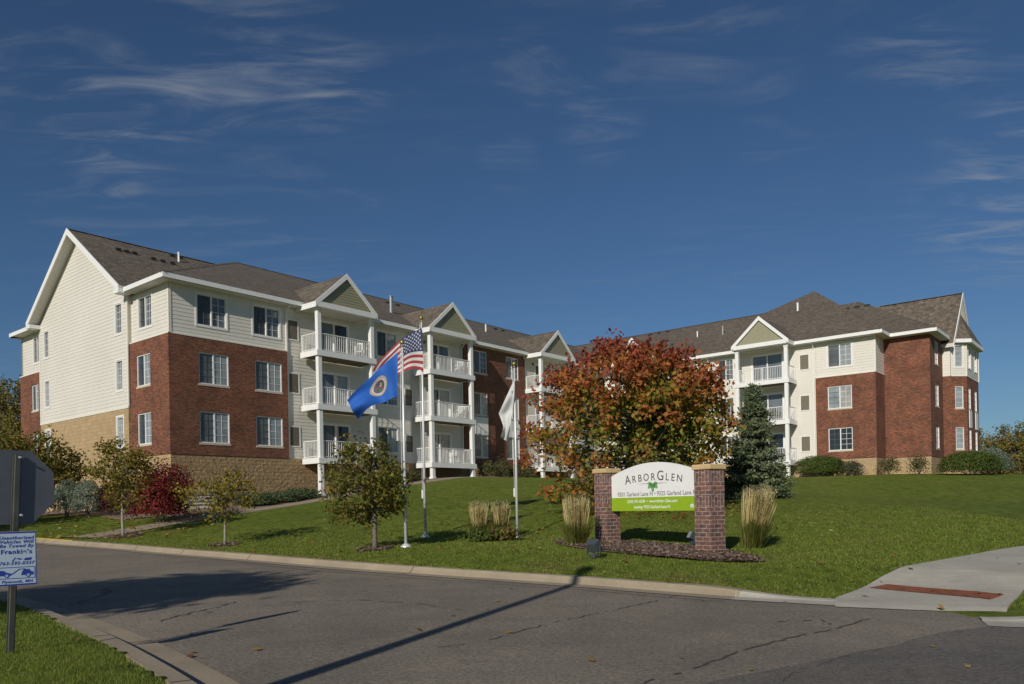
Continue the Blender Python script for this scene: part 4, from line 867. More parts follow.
# shrubs
def shrub(name, label, px, py, d, w, h, n, leaf, pal, wt, dep=None, shell=.22, amp=.16, group=None, flat=1.0, xy=None, spiky=0):
    if xy is None: q = at(px, py, d); x, y = q.x, q.y
    else: x, y = xy
    root = empty(name, (x, y, T(x, y))); tag(root, label, 'shrub', group); L = lumps(14, amp)
    D = RNG.normal(size=(n, 3)); D /= np.linalg.norm(D, axis=1, keepdims=True); D[:, 2] = np.where(D[:, 2] < -.35, -D[:, 2], D[:, 2]); rr = RNG.random(n)**shell*L(D)*(1+spiky*RNG.normal(size=n)*.12)
    P = D*rr[:, None]*np.array([w/2, (dep or w*.8)/2, h*.62]); P[:, 2] += h*.38; P[:, 2] = np.maximum(P[:, 2], .02)
    # stems
    t = MB()
    for i in range(9): k = P[RNG.integers(n)]; t.tube([(RNG.normal()*.06, RNG.normal()*.06, -.05), tuple(k*.55), tuple(k*.9)], [.022, .014, .005], 5, cap=False)
    t.build('stem', M['bark'], root, recalc=False)
    leaf_obj('foliage', P, leaf*RNG.uniform(.7, 1.3, n), pick(pal, wt, n), M['leaf'], root, up=D*1.2); return root
BURN = [(.20, .020, .024), (.14, .018, .022), (.25, .04, .026), (.13, .05, .022)]
shrub('burning_bush', 'large crimson bush at the brick corner of the building', 160, 517, 34.3, 2.55, 2.2, 11000, .085, BURN, [4, 3, 2, 1], shell=.35, amp=.3, spiky=1)
shrub('burning_bush', 'dark maroon bush between the grey-green shrubs and the crimson bush', 111, 512, 36.9, 1.3, 1.4, 4000, .085, [(.09, .02, .022), (.11, .035, .02), (.06, .03, .018)], [3, 2, 2], shell=.35, amp=.3, spiky=1)
BLUE = [(.22, .265, .20), (.18, .23, .165), (.26, .30, .22)]
shrub('juniper_shrub', 'rounded grey-green shrub directly behind the stop sign edge', 68, 512, 37, 1.25, 1.65, 5000, .055, BLUE, [3, 2, 1], amp=.12)
shrub('juniper_shrub', 'rounded grey-green shrub beside the dark maroon bush', 88, 512, 36.6, 1.3, 1.65, 5200, .055, BLUE, [3, 2, 1], amp=.12)
JUN = [(.075, .11, .05), (.095, .13, .055), (.11, .14, .065)]
for i, (s, o_, w, h) in enumerate(((3.6, 1.45, 2.1, .62), (5.1, 1.35, 2.2, .68), (6.4, 1.3, 1.8, .6))):
    shrub('spreading_juniper', ['low spreading juniper at the left end of the row under the block wall', 'low spreading juniper in the middle of the row under the block wall', 'low spreading juniper next to the first white column'][i], 0, 0, 0, w, h, 4200, .075, JUN, [3, 3, 2], dep=1.3, shell=.3, amp=.25, xy=bw(s, -o_), group='junipers along the block wall', spiky=1)
DULL = [(.13, .13, .05), (.16, .14, .055), (.09, .105, .042)]
for i, (s, o_, w, h, l) in enumerate(((13.4, 1.2, 1.5, .8, 'dull green shrub under the window left of the middle columns'), (14.9, 1.2, 1.2, .65, 'small dull shrub beside the middle left column'), (21.7, 1.3, 1.3, 1.25, 'bushy shrub beside the footing of the middle right column'), (23.3, 1.3, 1.3, 1.35, 'bushy shrub in the middle of the brick bay behind the white flag'), (24.7, 1.3, 1.1, 1.1, 'bushy shrub to the right of the white flag pole'), (26.3, 1.3, 1.3, 1.2, 'bushy shrub left of the third balcony stack'))):
    shrub('foundation_shrub', l, 0, 0, 0, w, h, 1700, .085, DULL, [3, 2, 2], shell=.4, amp=.3, xy=bw(s, -o_), group='shrubs along the long facade', spiky=1)
YEW = [(.095, .135, .026), (.12, .155, .03), (.07, .105, .022)]
aRb = lambda s, o_: bw(AR-o_, -s)
shrub('yew_shrub', 'wide clipped green yew mound under the brick bump', 0, 0, 0, 3.3, 1.4, 11000, .07, YEW, [3, 2, 2], dep=1.7, amp=.17, spiky=.35, xy=aRb(18.6, 1.2))
shrub('foundation_shrub', 'small grey-leaved shrub at the right end of the clipped mound', 0, 0, 0, 1.35, .95, 1700, .08, [(.12, .125, .08), (.09, .10, .05), (.07, .08, .03)], [2, 2, 1], xy=aRb(20.7, 1.3), shell=.4, amp=.3, spiky=1)
shrub('foundation_shrub', 'sparse brownish shrub at the brick recess', 0, 0, 0, 1.35, 1.15, 1300, .08, DULL, [2, 3, 1], xy=aRb(22.9, .6), shell=.45, amp=.35, spiky=1)
shrub('foundation_shrub', 'sparse green shrub before the outer brick corner', 0, 0, 0, 1.2, 1.2, 1300, .08, DULL, [3, 2, 2], xy=aRb(24.6, .2), shell=.45, amp=.35, spiky=1)
shrub('yew_shrub', 'wide dark green mound at the foot of the far brick bay', 0, 0, 0, 3.8, 1.5, 12000, .075, YEW, [3, 2, 3], dep=2.2, amp=.2, xy=aRb(27.5, -.3), spiky=.5)
shrub('juniper_shrub', 'pale blue-grey shrub at the far right of the building', 0, 0, 0, 2.6, 1.7, 8000, .08, BLUE, [3, 2, 1], amp=.12, xy=aRb(28.2, -3.6))
shrub('foundation_shrub', 'dark shrub behind the maple at the right wing', 0, 0, 0, 1.6, .9, 2000, .08, YEW, [3, 2, 2], xy=aRb(9.0, 1.2), shell=.35)

# feather reed grass clumps
def reed(label, px, py, d, w, h, n, green, bend=(0, 0)):
    q = at(px, py, d); x, y = q.x, q.y; root = empty('reed_grass', (x, y, T(x, y))); tag(root, label, 'ornamental grass', 'tall tan reed grass clumps')
    def strips(name, n, hh, spread, w0, cols, wts, plume):
        V, Cc = [], []
        for i in range(n):
            a = RNG.uniform(0, 2*math.pi); r0 = w*.24*math.sqrt(RNG.random()); b = np.array([math.cos(a)*r0, math.sin(a)*r0, 0]); H = hh*RNG.uniform(.72, 1.06); a2 = a+RNG.normal()*.6; lean = spread*RNG.random()**.8; tip = b+np.array([math.cos(a2)*lean+bend[0], math.sin(a2)*lean+bend[1], H]); mid = b*.6+tip*.4+np.array([0, 0, H*.08])
            side = np.array([-math.sin(a2+1), math.cos(a2+1), 0])*w0; ws = (1.0, .8, 1.7 if plume else .6, .1); m2 = mid*.45+tip*.55+np.array([0, 0, H*.02]); ps = (b, mid, m2, tip)
            c0 = pick(cols, wts, 1)[0]
            for j in range(3): V += [ps[j]-side*ws[j], ps[j]+side*ws[j], ps[j+1]+side*ws[j+1], ps[j+1]-side*ws[j+1]]; Cc.append(c0 if not (plume and j == 0) else np.array([.17, .17, .04]))
        V = np.array(V); m = len(Cc); me = bpy.data.meshes.new(name); me.from_pydata(V.tolist(), [], np.arange(4*m).reshape(-1, 4).tolist()); a_ = me.attributes.new('Col', 'FLOAT_COLOR', 'FACE'); a_.data.foreach_set('color', np.c_[np.array(Cc), np.ones(m)].astype(np.float32).ravel()); me.materials.append(M['blade']); o = bpy.data.objects.new(name, me); COL.objects.link(o); o.parent = root
    strips('plume', n, h, w*.20, .0055, [(.58, .48, .23), (.50, .42, .18), (.64, .55, .30), (.42, .37, .13)], [3, 3, 2, 2], True)
    tip_ = []
    for i in range(int(n*.7)):
        a = RNG.uniform(0, 2*math.pi); r_ = w*.40*math.sqrt(RNG.random()); hh = h*RNG.uniform(.62, 1.06); k = 5; tip_.append(np.c_[math.cos(a)*r_*hh/h+bend[0]*hh/h+RNG.normal(size=k)*.014, math.sin(a)*r_*hh/h+RNG.normal(size=k)*.014, hh+RNG.uniform(-.24, .05, k)])
    tip_ = np.concatenate(tip_); leaf_obj('seed_head', tip_, .022*RNG.uniform(.6, 1.3, len(tip_)), pick([(.52, .42, .24), (.62, .52, .32), (.42, .33, .17)], [2, 2, 1], len(tip_)), M['blade'], root, elong=2.4, axis=np.repeat(np.array([[0, 0, 1.0]]), len(tip_), 0))
    strips('leaf_blade', green, h*.55, w*.5, .008, [(.10, .13, .025), (.15, .155, .03), (.24, .20, .06)], [3, 2, 1], False); return root
reed('tan reed grass, left clump of the pair before the white flag pole', 479.5, 542, 23, .80, 1.05, 260, 200)
reed('tan reed grass, right clump of the pair, touching the white flag pole base shrub', 501, 542, 23.4, .80, 1.05, 260, 200)
reed('tall tan reed grass at the left brick pillar of the entrance sign', 577, 545, 20, .95, 1.25, 330, 220)
reed('tall tan reed grass leaning out right of the right brick pillar', 752, 553, 19, 1.0, 1.42, 460, 260, (.2, 0))
shrub('daylily_clump', 'low yellowing leafy clump at the foot of the paired reed grasses', 499, 543, 22.6, 1.05, .36, 1300, .085, [(.17, .15, .03), (.10, .12, .025), (.22, .16, .05), (.20, .08, .04)], [3, 3, 2, 1], dep=.7, shell=.5, amp=.25, spiky=1)
shrub('daylily_clump', 'low green leafy clump left of the paired reed grasses', 478, 543, 22.4, .75, .32, 900, .085, [(.08, .12, .02), (.11, .13, .03)], [2, 1], dep=.6, shell=.5, amp=.25, spiky=1)

# ------------------------------------------------------------------ entrance sign: pillars and panel
PL = at(608, 545, 21); PR = at(710.5, 553, 18); PLv = Vector((PL.x, PL.y)); PRv = Vector((PR.x, PR.y)); E2 = (PRv-PLv).normalized(); SYAW = math.atan2(E2.y, E2.x)
def text_mesh(s, size, mat, parent, name, loc, align='CENTER', shear=0, xs=1.0, th=.002, bold=0, sp=1.0):
    c = bpy.data.curves.new('t', 'FONT'); c.body = s; c.size = size; c.align_x = align; c.align_y = 'BOTTOM_BASELINE'; c.extrude = th; c.shear = shear; c.offset = bold; c.space_character = sp
    o = bpy.data.objects.new('t', c); COL.objects.link(o); dg = bpy.context.evaluated_depsgraph_get(); me = bpy.data.meshes.new_from_object(o.evaluated_get(dg)); bpy.data.objects.remove(o)
    me.transform(Matrix.Diagonal((xs, 1, 1, 1))); me.materials.clear(); me.materials.append(mat); q = bpy.data.objects.new(name, me); COL.objects.link(q); q.parent = parent
    q.location = loc; q.rotation_euler = (R(90), 0, 0); return q
def pillar(p, z0, z1, label, s=.47):
    root = empty('brick_pillar', (p.x, p.y, z0), SYAW); tag(root, label, 'pillar', 'brick pillars of the entrance sign'); H = z1-z0-.13; b = MB(); h = s/2
    cuts = [(-.3, H*.56, 0), (H*.56, H*.69, 1), (H*.69, H*.855, 0), (H*.855, H, 1)]
    for a, c, m in cuts: b.box(-h, h, -h, h, a, c, m)
    b.build('brick_shaft', [M['pbrick'], M['psold']], root)
    c = MB(); c.box(-h-.04, h+.04, -h-.04, h+.04, H, H+.12); c.build('cap', M['capstone'], root, bevel=.025); return root
zPL, zPR = T(PL.x, PL.y), T(PR.x, PR.y)
pillar(PL, zPL, CAMZ+35.5*21/F, 'mottled brick pillar at the left end of the entrance sign'); pillar(PR, zPR, CAMZ+38*18/F, 'mottled brick pillar at the right end of the entrance sign, nearer the road')
C2 = (PLv+PRv)/2; span = (PRv-PLv).length-.49
sg = empty('entrance_sign', (C2.x, C2.y, 1.58), SYAW); tag(sg, 'white arched entrance sign with green band and ARBORGLEN lettering, held between two brick pillars', 'sign')
pm = MB(); w2 = span/2; side = .88; arch = .29; N_ = 28
out = [(-w2, .32), (w2, .32)] + [(w2-2*w2*i/N_, side+arch*math.sin(math.pi*i/N_)**.9 if 0 < i < N_ else side) for i in range(N_+1)]
k = len(out); pm.add([(x, -.045, z) for x, z in out]+[(x, .045, z) for x, z in out], [tuple(range(k)), tuple(range(2*k-1, k-1, -1))]+[(i, k+i, k+(i+1) % k, (i+1) % k) for i in range(k)])
pm.build('sign_panel', M['signwhite'], sg); gb_ = MB(); gb_.box(-w2, w2, -.05, .05, -.02, .32); gb_.build('green_band', M['signgreen'], sg)
# arched name
name = 'ARBORGLEN'; xsz = {'A': .30, 'G': .30}; 
widths = []; letters = []
for ch in name: letters.append((ch, .245 if ch in 'G' else (.235 if name.index(ch) == 0 and ch == 'A' else .185)))
adv = [.215, .185, .18, .205, .205, .235, .16, .165, .20]; tot = sum(adv); x = -tot/2; scale = (span*.66)/tot
for (ch, sz), a in zip(letters, adv):
    cxx = (x+a/2)*scale; drop = -.50*(cxx/w2)**2; ang = -math.atan(2*-.50*cxx/w2**2*-1)
    t = text_mesh(ch, sz*1.36, M['ink'], sg, 'lettering', (cxx, -.048, .73+drop*.40), xs=1.02, bold=0); t.rotation_euler = (R(90), -ang*.36, 0) if False else (R(90), 0, 0)
    t.rotation_euler = (Matrix.Rotation(math.atan(-2*.50*.36*cxx/w2**2)*-1, 3, 'Y') @ Matrix.Rotation(R(90), 3, 'X')).to_euler(); x += a
# serifs are hinted by thin feet under the capitals; leaf emblem with two thin lines
em = MB()
def leafshape(cx, cz, L_, W_, ang):
    P = []; c, s = math.cos(ang), math.sin(ang)
    for t in np.linspace(0, 1, 9): P.append((t*L_, W_*math.sin(math.pi*t)**.8*(1+.25*math.sin(t*18))))
    pts = P+[(px_, -py_) for px_, py_ in P[-2:0:-1]]; em.poly([(cx+px_*c-py_*s, -.049, cz+px_*s+py_*c) for px_, py_ in pts])
for dx, L_, W_, an in ((0, .23, .06, -90), (-.02, .20, .055, -140), (.02, .20, .055, -40), (-.03, .15, .04, -175), (.03, .15, .04, -5), (-.01, .13, .04, -112), (.02, .13, .04, -68)): leafshape(dx, .66, L_, W_, R(an))
em.build('leaf_emblem', M['leafgreen'], sg, recalc=False)
ln = MB()
for s in (-1, 1): ln.add([(s*.16, -.0485, .645), (s*.56, -.0485, .652), (s*.16, -.0485, .662)], [(0, 1, 2)])
ln.build('emblem_line', M['inkgrey'], sg, recalc=False)
text_mesh('9201 Garland Lane N \u2022 9325 Garland Lane N', .15, M['inkgrey'], sg, 'lettering', (0.07, -.048, .355), xs=1.0, bold=.0012)
text_mesh('(763) 391-6330  \u2022  www.Arbor-Glen.com', .105, M['signwhite'], sg, 'lettering', (-.05, -.053, .185), bold=.001)
text_mesh('Leasing: 9325 Garland Lane N', .105, M['signwhite'], sg, 'lettering', (-.05, -.053, .045), bold=.001)
hs = MB()
for a, b, c, d in ((-.05,.05,.0,.012), (-.05,-.035,0,.05), (.035,.05,0,.05), (-.03,.03,.02,.028), (-.03,.03,.036,.044)): hs.box(1.30+a, 1.30+b, -.053, -.0505, .05+c, .05+d)
hs.add([(1.23, -.0515, .10), (1.37, -.0515, .10), (1.30, -.0515, .145)], [(0, 1, 2)]); hs.build('housing_mark', M['signwhite'], sg, recalc=False)

# mulch bed and its chips
bedc = (C2.x-.35, C2.y-.55); bed = []
for i in range(40):
    a = 2*math.pi*i/40; ex, ey = math.cos(a)*(3.3+.12*math.sin(5*a)), math.sin(a)*(1.1+.1*math.sin(3*a+1)); bed.append((bedc[0]+E2.x*ex-E2.y*ey, bedc[1]+E2.y*ex+E2.x*ey))
mul = m_concrete('mulch_soil', (.20, .14, .105))
bm_ = MB()
for r0, r1 in ((0, .35), (.35, .7), (.7, 1)):
    for i in range(40):
        P = []
        for rr, jj in ((r0, i), (r1, i), (r1, i+1), (r0, i+1)):
            p = bed[jj % 40]; x_, y_ = bedc[0]+(p[0]-bedc[0])*rr, bedc[1]+(p[1]-bedc[1])*rr; P.append((x_, y_, T(x_, y_)+.035+.05*(1-rr)))
        bm_.poly(P if r0 else P[1:])
tag(bm_.build('mulch_bed', mul, recalc=False), kind='structure')
def scatter(name, inside, n, size, pal, wt, z=.02, mat='leaf', flat=1.0, kind='stuff', label=None, elong=1.6):
    xy = inside(n); zz = terrain(xy[:, 0], xy[:, 1], False); C = np.c_[xy, zz+z+RNG.random(len(xy))*.012]
    up = np.repeat(np.array([[0, 0, 2.2*flat]]), len(C), 0); o = leaf_obj(name, C, size*RNG.uniform(.5, 1.4, len(C)), pick(pal, wt, len(C)), M[mat], None, elong=elong, up=up)
    return tag(o, label, None, None, kind)
def disk(c, ex, ey):
    def f(n):
        a = RNG.uniform(0, 2*math.pi, n); r = np.sqrt(RNG.random(n)); x_, y_ = r*np.cos(a)*ex, r*np.sin(a)*ey; return np.c_[c[0]+E2.x*x_-E2.y*y_, c[1]+E2.y*x_+E2.x*y_]
    return f
BARK = [(.32, .235, .18), (.22, .15, .12), (.42, .34, .27), (.15, .10, .08)]
pa = [bw(a, -2.5) for a in np.arange(-1.2, 20.5, 1.0)]; pb_ = [bw(a, -.15) for a in np.arange(-1.2, 20.5, 1.0)]
drape('planting_bed', pb_, pa, .03, mul, .8)
drape('planting_bed', [bw(-.15, b_) for b_ in np.arange(-1.5, 17, 1.0)], [bw(-3.0-.02*b_, b_) for b_ in np.arange(-1.5, 17, 1.0)], .034, mul, .8)
scatter('mulch_chips', disk(bedc, 3.28, 1.1), 9000, .06, BARK, [3, 3, 1, 2], .065, flat=.6)
for px, py, d, r in ((375, 550, 21, .55), (225, 546, 25, .55), (123, 534, 30, .8)):
    q = at(px, py, d); scatter('mulch_chips', disk((q.x, q.y), r, r*.9), int(1500*r), .07, BARK, [3, 3, 1, 2], .02, flat=.7)

# floodlights
def floodlight(px, py, d, aim, label, s=.26):
    q = at(px, py, d); z = T(q.x, q.y); root = empty('floodlight', (q.x, q.y, z), aim); tag(root, label, 'floodlight', 'ground floodlights at the sign')
    st = MB(); st.tube([(0,0,-.1),(0,0,.14)], .022, 8); st.box(-.07,.07,-.05,.05,.02,.05); st.build('stake', M['blackplastic'], root)
    c = MB(); t = R(28); cs, sn = math.cos(t), math.sin(t)
    def rot(P): return [(x_, y_*cs-z_*sn, y_*sn+z_*cs+.27) for x_, y_, z_ in P]
    h = s/2; c.hexa(rot([(-h*.7,-.09,-h*.7),(h*.7,-.09,-h*.7),(h,.07,-h),(-h,.07,-h),(-h*.7,-.09,h*.7),(h*.7,-.09,h*.7),(h,.07,h),(-h,.07,h)])); hd = c.build('lamp_housing', M['blackplastic'], root, bevel=.012)
    l = MB(); l.poly(rot([(-h*.85,.074,-h*.85),(h*.85,.074,-h*.85),(h*.85,.074,h*.85),(-h*.85,.074,h*.85)])); l.build('lens', M['lens'], hd, recalc=False)
    y = MB(); y.box(-h-.03,-h-.012,-.02,.02,.08,.29); y.box(h+.012,h+.03,-.02,.02,.08,.29); y.box(-h-.03,h+.03,-.02,.02,.07,.085); y.build('bracket', M['blackplastic'], root)
floodlight(594, 558, 17.3, SYAW+R(15), 'dark floodlight on a stake in front of the left brick pillar', .30); floodlight(692, 541, 19.6, SYAW+R(160), 'dark floodlight half hidden behind the right brick pillar', .2)

# ------------------------------------------------------------------ flag poles and flags
def flagpole(px, py, d, ytop, label, r=.044):
    q = at(px, py, d); z = T(q.x, q.y); zt = at(px, ytop, d).z; root = empty('flag_pole', (q.x, q.y, z)); tag(root, label, 'flag pole', 'flag poles on the lawn'); H = zt-z
    b = MB(); b.tube([(0,0,-.2),(0,0,H*.5),(0,0,H)], [r, r*.85, r*.55], 12); b.build('pole', M['steel'], root, smooth=True)
    c = MB(); c.tube([(0,0,.0),(0,0,.03),(0,0,.09)], [.15,.14,.06], 14); c.build('base_collar', M['steel'], root)
    s = MB(); R_ = .066
    s.tube([(0,0,H+.03+R_*(1-math.cos(t))-.0) for t in np.linspace(.05, math.pi-.05, 9)], [R_*math.sin(t) for t in np.linspace(.05, math.pi-.05, 9)], 12); s.tube([(0,0,H-.02),(0,0,H+.05)], .03, 8); s.build('finial', M['brass'], root, smooth=True)
    k = MB(); k.box(-r-.05, -r+.005, -.03, .03, 1.2, 1.45); k.build('cleat_box', M['steel'], root, bevel=.008)
    h = MB(); h.tube([(-.06,-.03,1.3),(-.075,-.03,H*.6),(-.05,-.02,H-.08)], .006, 5); h.build('halyard', M['rug'], root)
    return q, z, zt
qB, _, _ = flagpole(406, 545, 21, 346, 'flag pole of the blue flag, nearest the small olive tree'); qU, _, _ = flagpole(425.5, 538, 24.5, 321, 'tallest flag pole, carrying the striped flag'); qW, _, _ = flagpole(517.5, 538, 23.5, 367, 'flag pole of the white flag, standing alone by the reed grass')
def bez(P, t):
    P = [np.array(p, float) for p in P]
    if len(P) == 2: return P[0]*(1-t)+P[1]*t
    if len(P) > 3:
        k = min(int(t*(len(P)-1)), len(P)-2); f = t*(len(P)-1)-k; f = f*f*(3-2*f)*.4+f*.6; return P[k]*(1-f)+P[k+1]*f
    if len(P) == 3: 
        m = 2*P[1]-(P[0]+P[2])/2; return P[0]*(1-t)**2+2*m*t*(1-t)+P[2]*t*t
def cloth(top, bot, d, amp, waves, off=0, phase=0):
    """surface(u from hoist to fly, v from top to bottom) of a wind-blown flag; edges are real curves at the pole's distance"""
    def S(u, v):
        p = bez(top, u)*(1-v)+bez(bot, u)*v; q = at(p[0], p[1], d); dy = amp*u**.7*math.sin(waves*u*2*math.pi+v*1.6+phase)+amp*.5*math.sin(5*u+7*v+phase)*u
        return (q.x, q.y+dy+off, q.z+.25*amp*math.sin(waves*u*6+phase)*u)
    return S
def flag(name, label, S, nu, nv, colf, mats):
    b = MB(); 
    for j in range(nv+1):
        for i in range(nu+1): b.v.append(S(i/nu, j/nv))
    for j in range(nv):
        for i in range(nu): b.f.append((j*(nu+1)+i, j*(nu+1)+i+1, (j+1)*(nu+1)+i+1, (j+1)*(nu+1)+i)); b.m.append(colf((i+.5)/nu, (j+.5)/nv))
    return b
def m_cloth(name, c):
    b = NB(name); uv = b.obj(); n = b.noise(uv, 3, 3); b.col(b.ramp(n, [(.3, tuple(x*.92 for x in c)), (.7, tuple(min(1, x*1.05) for x in c))])); b.rough(.75); tr = b.n('BsdfTranslucent'); tr.inputs[0].default_value = (*c, 1); mx = b.n('MixShader'); mx.inputs[0].default_value = .25
    b.link(b.b.outputs[0], mx.inputs[1]); b.link(tr.outputs[0], mx.inputs[2]); b.link(mx.outputs[0], b.N['Material Output'].inputs[0]); return b.m
cl = {k: m_cloth('cloth_'+k, c) for k, c in dict(red=(.42, .045, .05), white=(.72, .72, .70), navy=(.035, .05, .16), blue=(.025, .145, .58), tan=(.52, .42, .33), dark=(.13, .11, .14), green=(.10, .22, .08), rose=(.4, .10, .09)).items()}
US = cloth([(421.4, 328), (396, 344), (374, 370)], [(423.6, 371), (402, 372), (387, 393)], 24.4, .17, 1.7, phase=.6)
def uscol(u, v): 
    if u < .42 and v < 7/13: return 2
    return 0 if int(v*13) % 2 == 0 else 1
b = flag('us', '', US, 50, 39, uscol, None)
def us_star(u, v, r=.030):
    for o_ in (-.016, .016):
        P = []
        for i in range(10): a = math.pi*i/5+math.pi/2; rr = r*(1 if i % 2 == 0 else .45); P.append(tuple(np.array(US(u+rr*math.cos(a)*.62, v-rr*math.sin(a)*1.15))+np.array([0, o_, 0])))
        c = tuple(np.array(US(u, v))+np.array([0, o_, 0])); b.add([c]+P, [(0, i+1, (i+1) % 10+1) for i in range(10)], 1)
for r_ in range(9):
    for c_ in range(6 if r_ % 2 == 0 else 5): us_star(.035+.07*c_+(0 if r_ % 2 == 0 else .035), (7/13)*(r_+1)/10*.98+.004)
o = b.build('striped_flag', [cl['red'], cl['white'], cl['navy']], smooth=True, recalc=False); tag(o, 'red and white striped flag with white stars on navy blue, flying from the tallest pole', 'flag', 'flags on the lawn poles')
BLs = cloth([(397.8, 352), (374, 374), (348, 399)], [(397.8, 397), (381, 403), (357, 417)], 20.9, .19, 1.5, phase=2.0)
b = flag('mn', '', BLs, 48, 36, lambda u, v: 0, None)
fb = b.build('blue_flag', cl['blue'], smooth=True, recalc=False); tag(fb, 'royal blue flag with a round seal, blowing left from the nearer pole', 'flag', 'flags on the lawn poles')
se = MB()
def ring(r0, r1, m, o_, wob=0):
    n = 30
    for sgn in (-1, 1):
        for i in range(n):
            P = []
            for rr, k in ((r0, i), (r1, i), (r1, i+1), (r0, i+1)):
                a = 2*math.pi*k/n; rr_ = rr*(1+wob*(k % 2)); P.append(tuple(np.array(BLs(.47+rr_*math.cos(a)*.80, .47+rr_*math.sin(a)*1.12))+np.array([0, sgn*o_, 0])))
            if r0 == 0: P = P[1:]
            se.poly(P, m)
ring(.205, .25, 0, .012); ring(.165, .205, 1, .014); ring(.185, .197, 0, .016); ring(0, .165, 2, .014)
def blob(u, v, ru, rv, m, o_=.018):
    for sgn in (-1, 1):
        P = [tuple(np.array(BLs(.47+(u-.47)*1.22+1.22*ru*math.cos(a), .47+(v-.47)*1.22+1.22*rv*math.sin(a)))+np.array([0, sgn*o_, 0])) for a in np.linspace(0, 2*math.pi, 11)[:-1]]; se.poly(P, m)
for u, v, ru, rv, m in ((.44,.44,.03,.05,0),(.52,.50,.035,.04,3),(.47,.56,.06,.03,4),(.42,.52,.02,.03,3),(.50,.41,.02,.03,1),(.55,.44,.02,.025,0),(.39,.46,.015,.03,4)): blob(u, v, ru, rv, m)
se.build('round_seal', [cl['tan'], cl['white'], cl['dark'], cl['rose'], cl['green']], fb, recalc=False)
WH_ = cloth([(514.4, 379), (507, 395), (498.6, 413.5), (503.5, 427), (500.3, 436.5)], [(514.6, 387), (514, 398), (512.2, 412), (510.3, 427), (507.6, 441.5)], 23.4, .13, 1.9, phase=1.0)
b = flag('w', '', WH_, 30, 16, lambda u, v: 0, None); o = b.build('white_flag', cl['white'], smooth=True, recalc=False); tag(o, 'plain white flag hanging limp from the pole beside the reed grass', 'flag', 'flags on the lawn poles')
em2 = MB()
for sgn in (-1, 1): em2.poly([tuple(np.array(WH_(.16+.018*math.cos(a), .55+.10*math.sin(a)))+np.array([0, sgn*.012, 0])) for a in np.linspace(0, 2*math.pi, 9)[:-1]])
em2.build('faded_mark', cl['rose'], o, recalc=False)

# ------------------------------------------------------------------ stop sign (seen from behind) and tow-away sign on the same post
bp = at(10.5, 660, 7.9); zs_ = T(bp.x, bp.y); tp = at(17, 454, 7.9)
sp = empty('stop_sign', (bp.x, bp.y, zs_), R(56)); tag(sp, 'octagonal stop sign seen from its grey back on a leaning post', 'traffic sign')
lean = Vector((tp.x-bp.x, 0, 0)); H = tp.z-zs_; pb = MB()
def prism(mb, x0, x1, y0, y1, z0, z1):
    f = lambda z: lean.x*z/H
    mb.hexa([(x0+f(z0),y0,z0),(x1+f(z0),y0,z0),(x1+f(z0),y1,z0),(x0+f(z0),y1,z0),(x0+f(z1),y0,z1),(x1+f(z1),y0,z1),(x1+f(z1),y1,z1),(x0+f(z1),y1,z1)])
prism(pb, -.018, .018, -.012, -.006, -.3, H); prism(pb, -.024, -.018, -.012, .01, -.3, H); prism(pb, .018, .024, -.012, .01, -.3, H); prism(pb, -.040, -.024, .004, .01, -.3, H); prism(pb, .024, .040, .004, .01, -.3, H)
pb.build('channel_post', M['post'], sp)
zc = at(16, 487, 7.9).z-zs_; rr = .372/math.cos(R(22.5)); oc = MB(); xo = lean.x*zc/H
P = [(xo+rr*math.cos(R(22.5+45*i)), zc+rr*math.sin(R(22.5+45*i))) for i in range(8)]
oc.add([(x_, .02, z_) for x_, z_ in P]+[(x_, .024, z_) for x_, z_ in P], [tuple(range(8)), tuple(range(15, 7, -1))]+[(i, 8+i, 8+(i+1) % 8, (i+1) % 8) for i in range(8)])
bk = oc.build('octagon_plate', M['signback'], sp); fc = MB(); fc.poly([(xo+(x_-xo)*.97, .026, zc+(z_-zc)*.97) for x_, z_ in P]); fc.build('red_face', cl['red'], bk, recalc=False)
bt = MB()
for z_ in (zc+.3, zc-.28): bt.tube([(xo+.03,.018,z_),(xo+.03,-.03,z_)], .012, 8)
bt.build('bolt', M['steel'], sp)
tq = at(16.5, 558.5, 7.83); ts = empty('tow_away_sign', (tq.x, tq.y, tq.z), R(38)); tag(ts, 'small pale blue tow-away notice with blue lettering mounted below the stop sign', 'notice')
w_, h_ = .34, .53; pn = MB(); pn.box(-w_/2, w_/2, -.004, .004, -h_/2, h_/2); pn.build('notice_plate', M['towwhite'], ts)
bd = MB()
for a, b_, c, d in ((-w_/2+.002, w_/2-.002, h_/2-.016, h_/2-.002), (-w_/2+.002, w_/2-.002, -h_/2+.002, -h_/2+.016), (-w_/2+.002, -w_/2+.008, -h_/2+.016, h_/2-.016), (w_/2-.008, w_/2-.002, -h_/2+.016, h_/2-.016)): bd.box(a, b_, -.0065, -.0045, c, d)
bd.build('border', M['towblue'], ts)
for s, sz, z_, xs_, sh, bo_ in (('Unauthorized', .045, .190, 1.05, .25, .0008), ('Vehicles Will', .045, .150, 1.05, .25, .0008), ('Be Towed By', .045, .110, 1.05, .25, .0008), ("Frankie's", .060, .048, 1.1, 0, .0016), ('763-595-0337', .044, -.060, 1.05, .25, .0008), ('Plymouth, MN', .038, -.238, 1.05, .25, .0006)):
    t = text_mesh(s, sz, M['towblue'], ts, 'lettering', (0, -.0055, z_), shear=sh, xs=xs_, th=.0006, bold=bo_, sp=1.12)
    wd = t.dimensions.x
    if wd > w_*.9:
        k = w_*.9/wd; t.scale = (k, 1, 1)
pc = MB()
def q2(x0, x1, z0, z1): pc.box(x0, x1, -.0066, -.0046, z0, z1)
q2(-.155,.155,-.088,-.083); q2(-.155,.155,-.197,-.192); q2(-.155,-.150,-.192,-.088); q2(.150,.155,-.192,-.088)
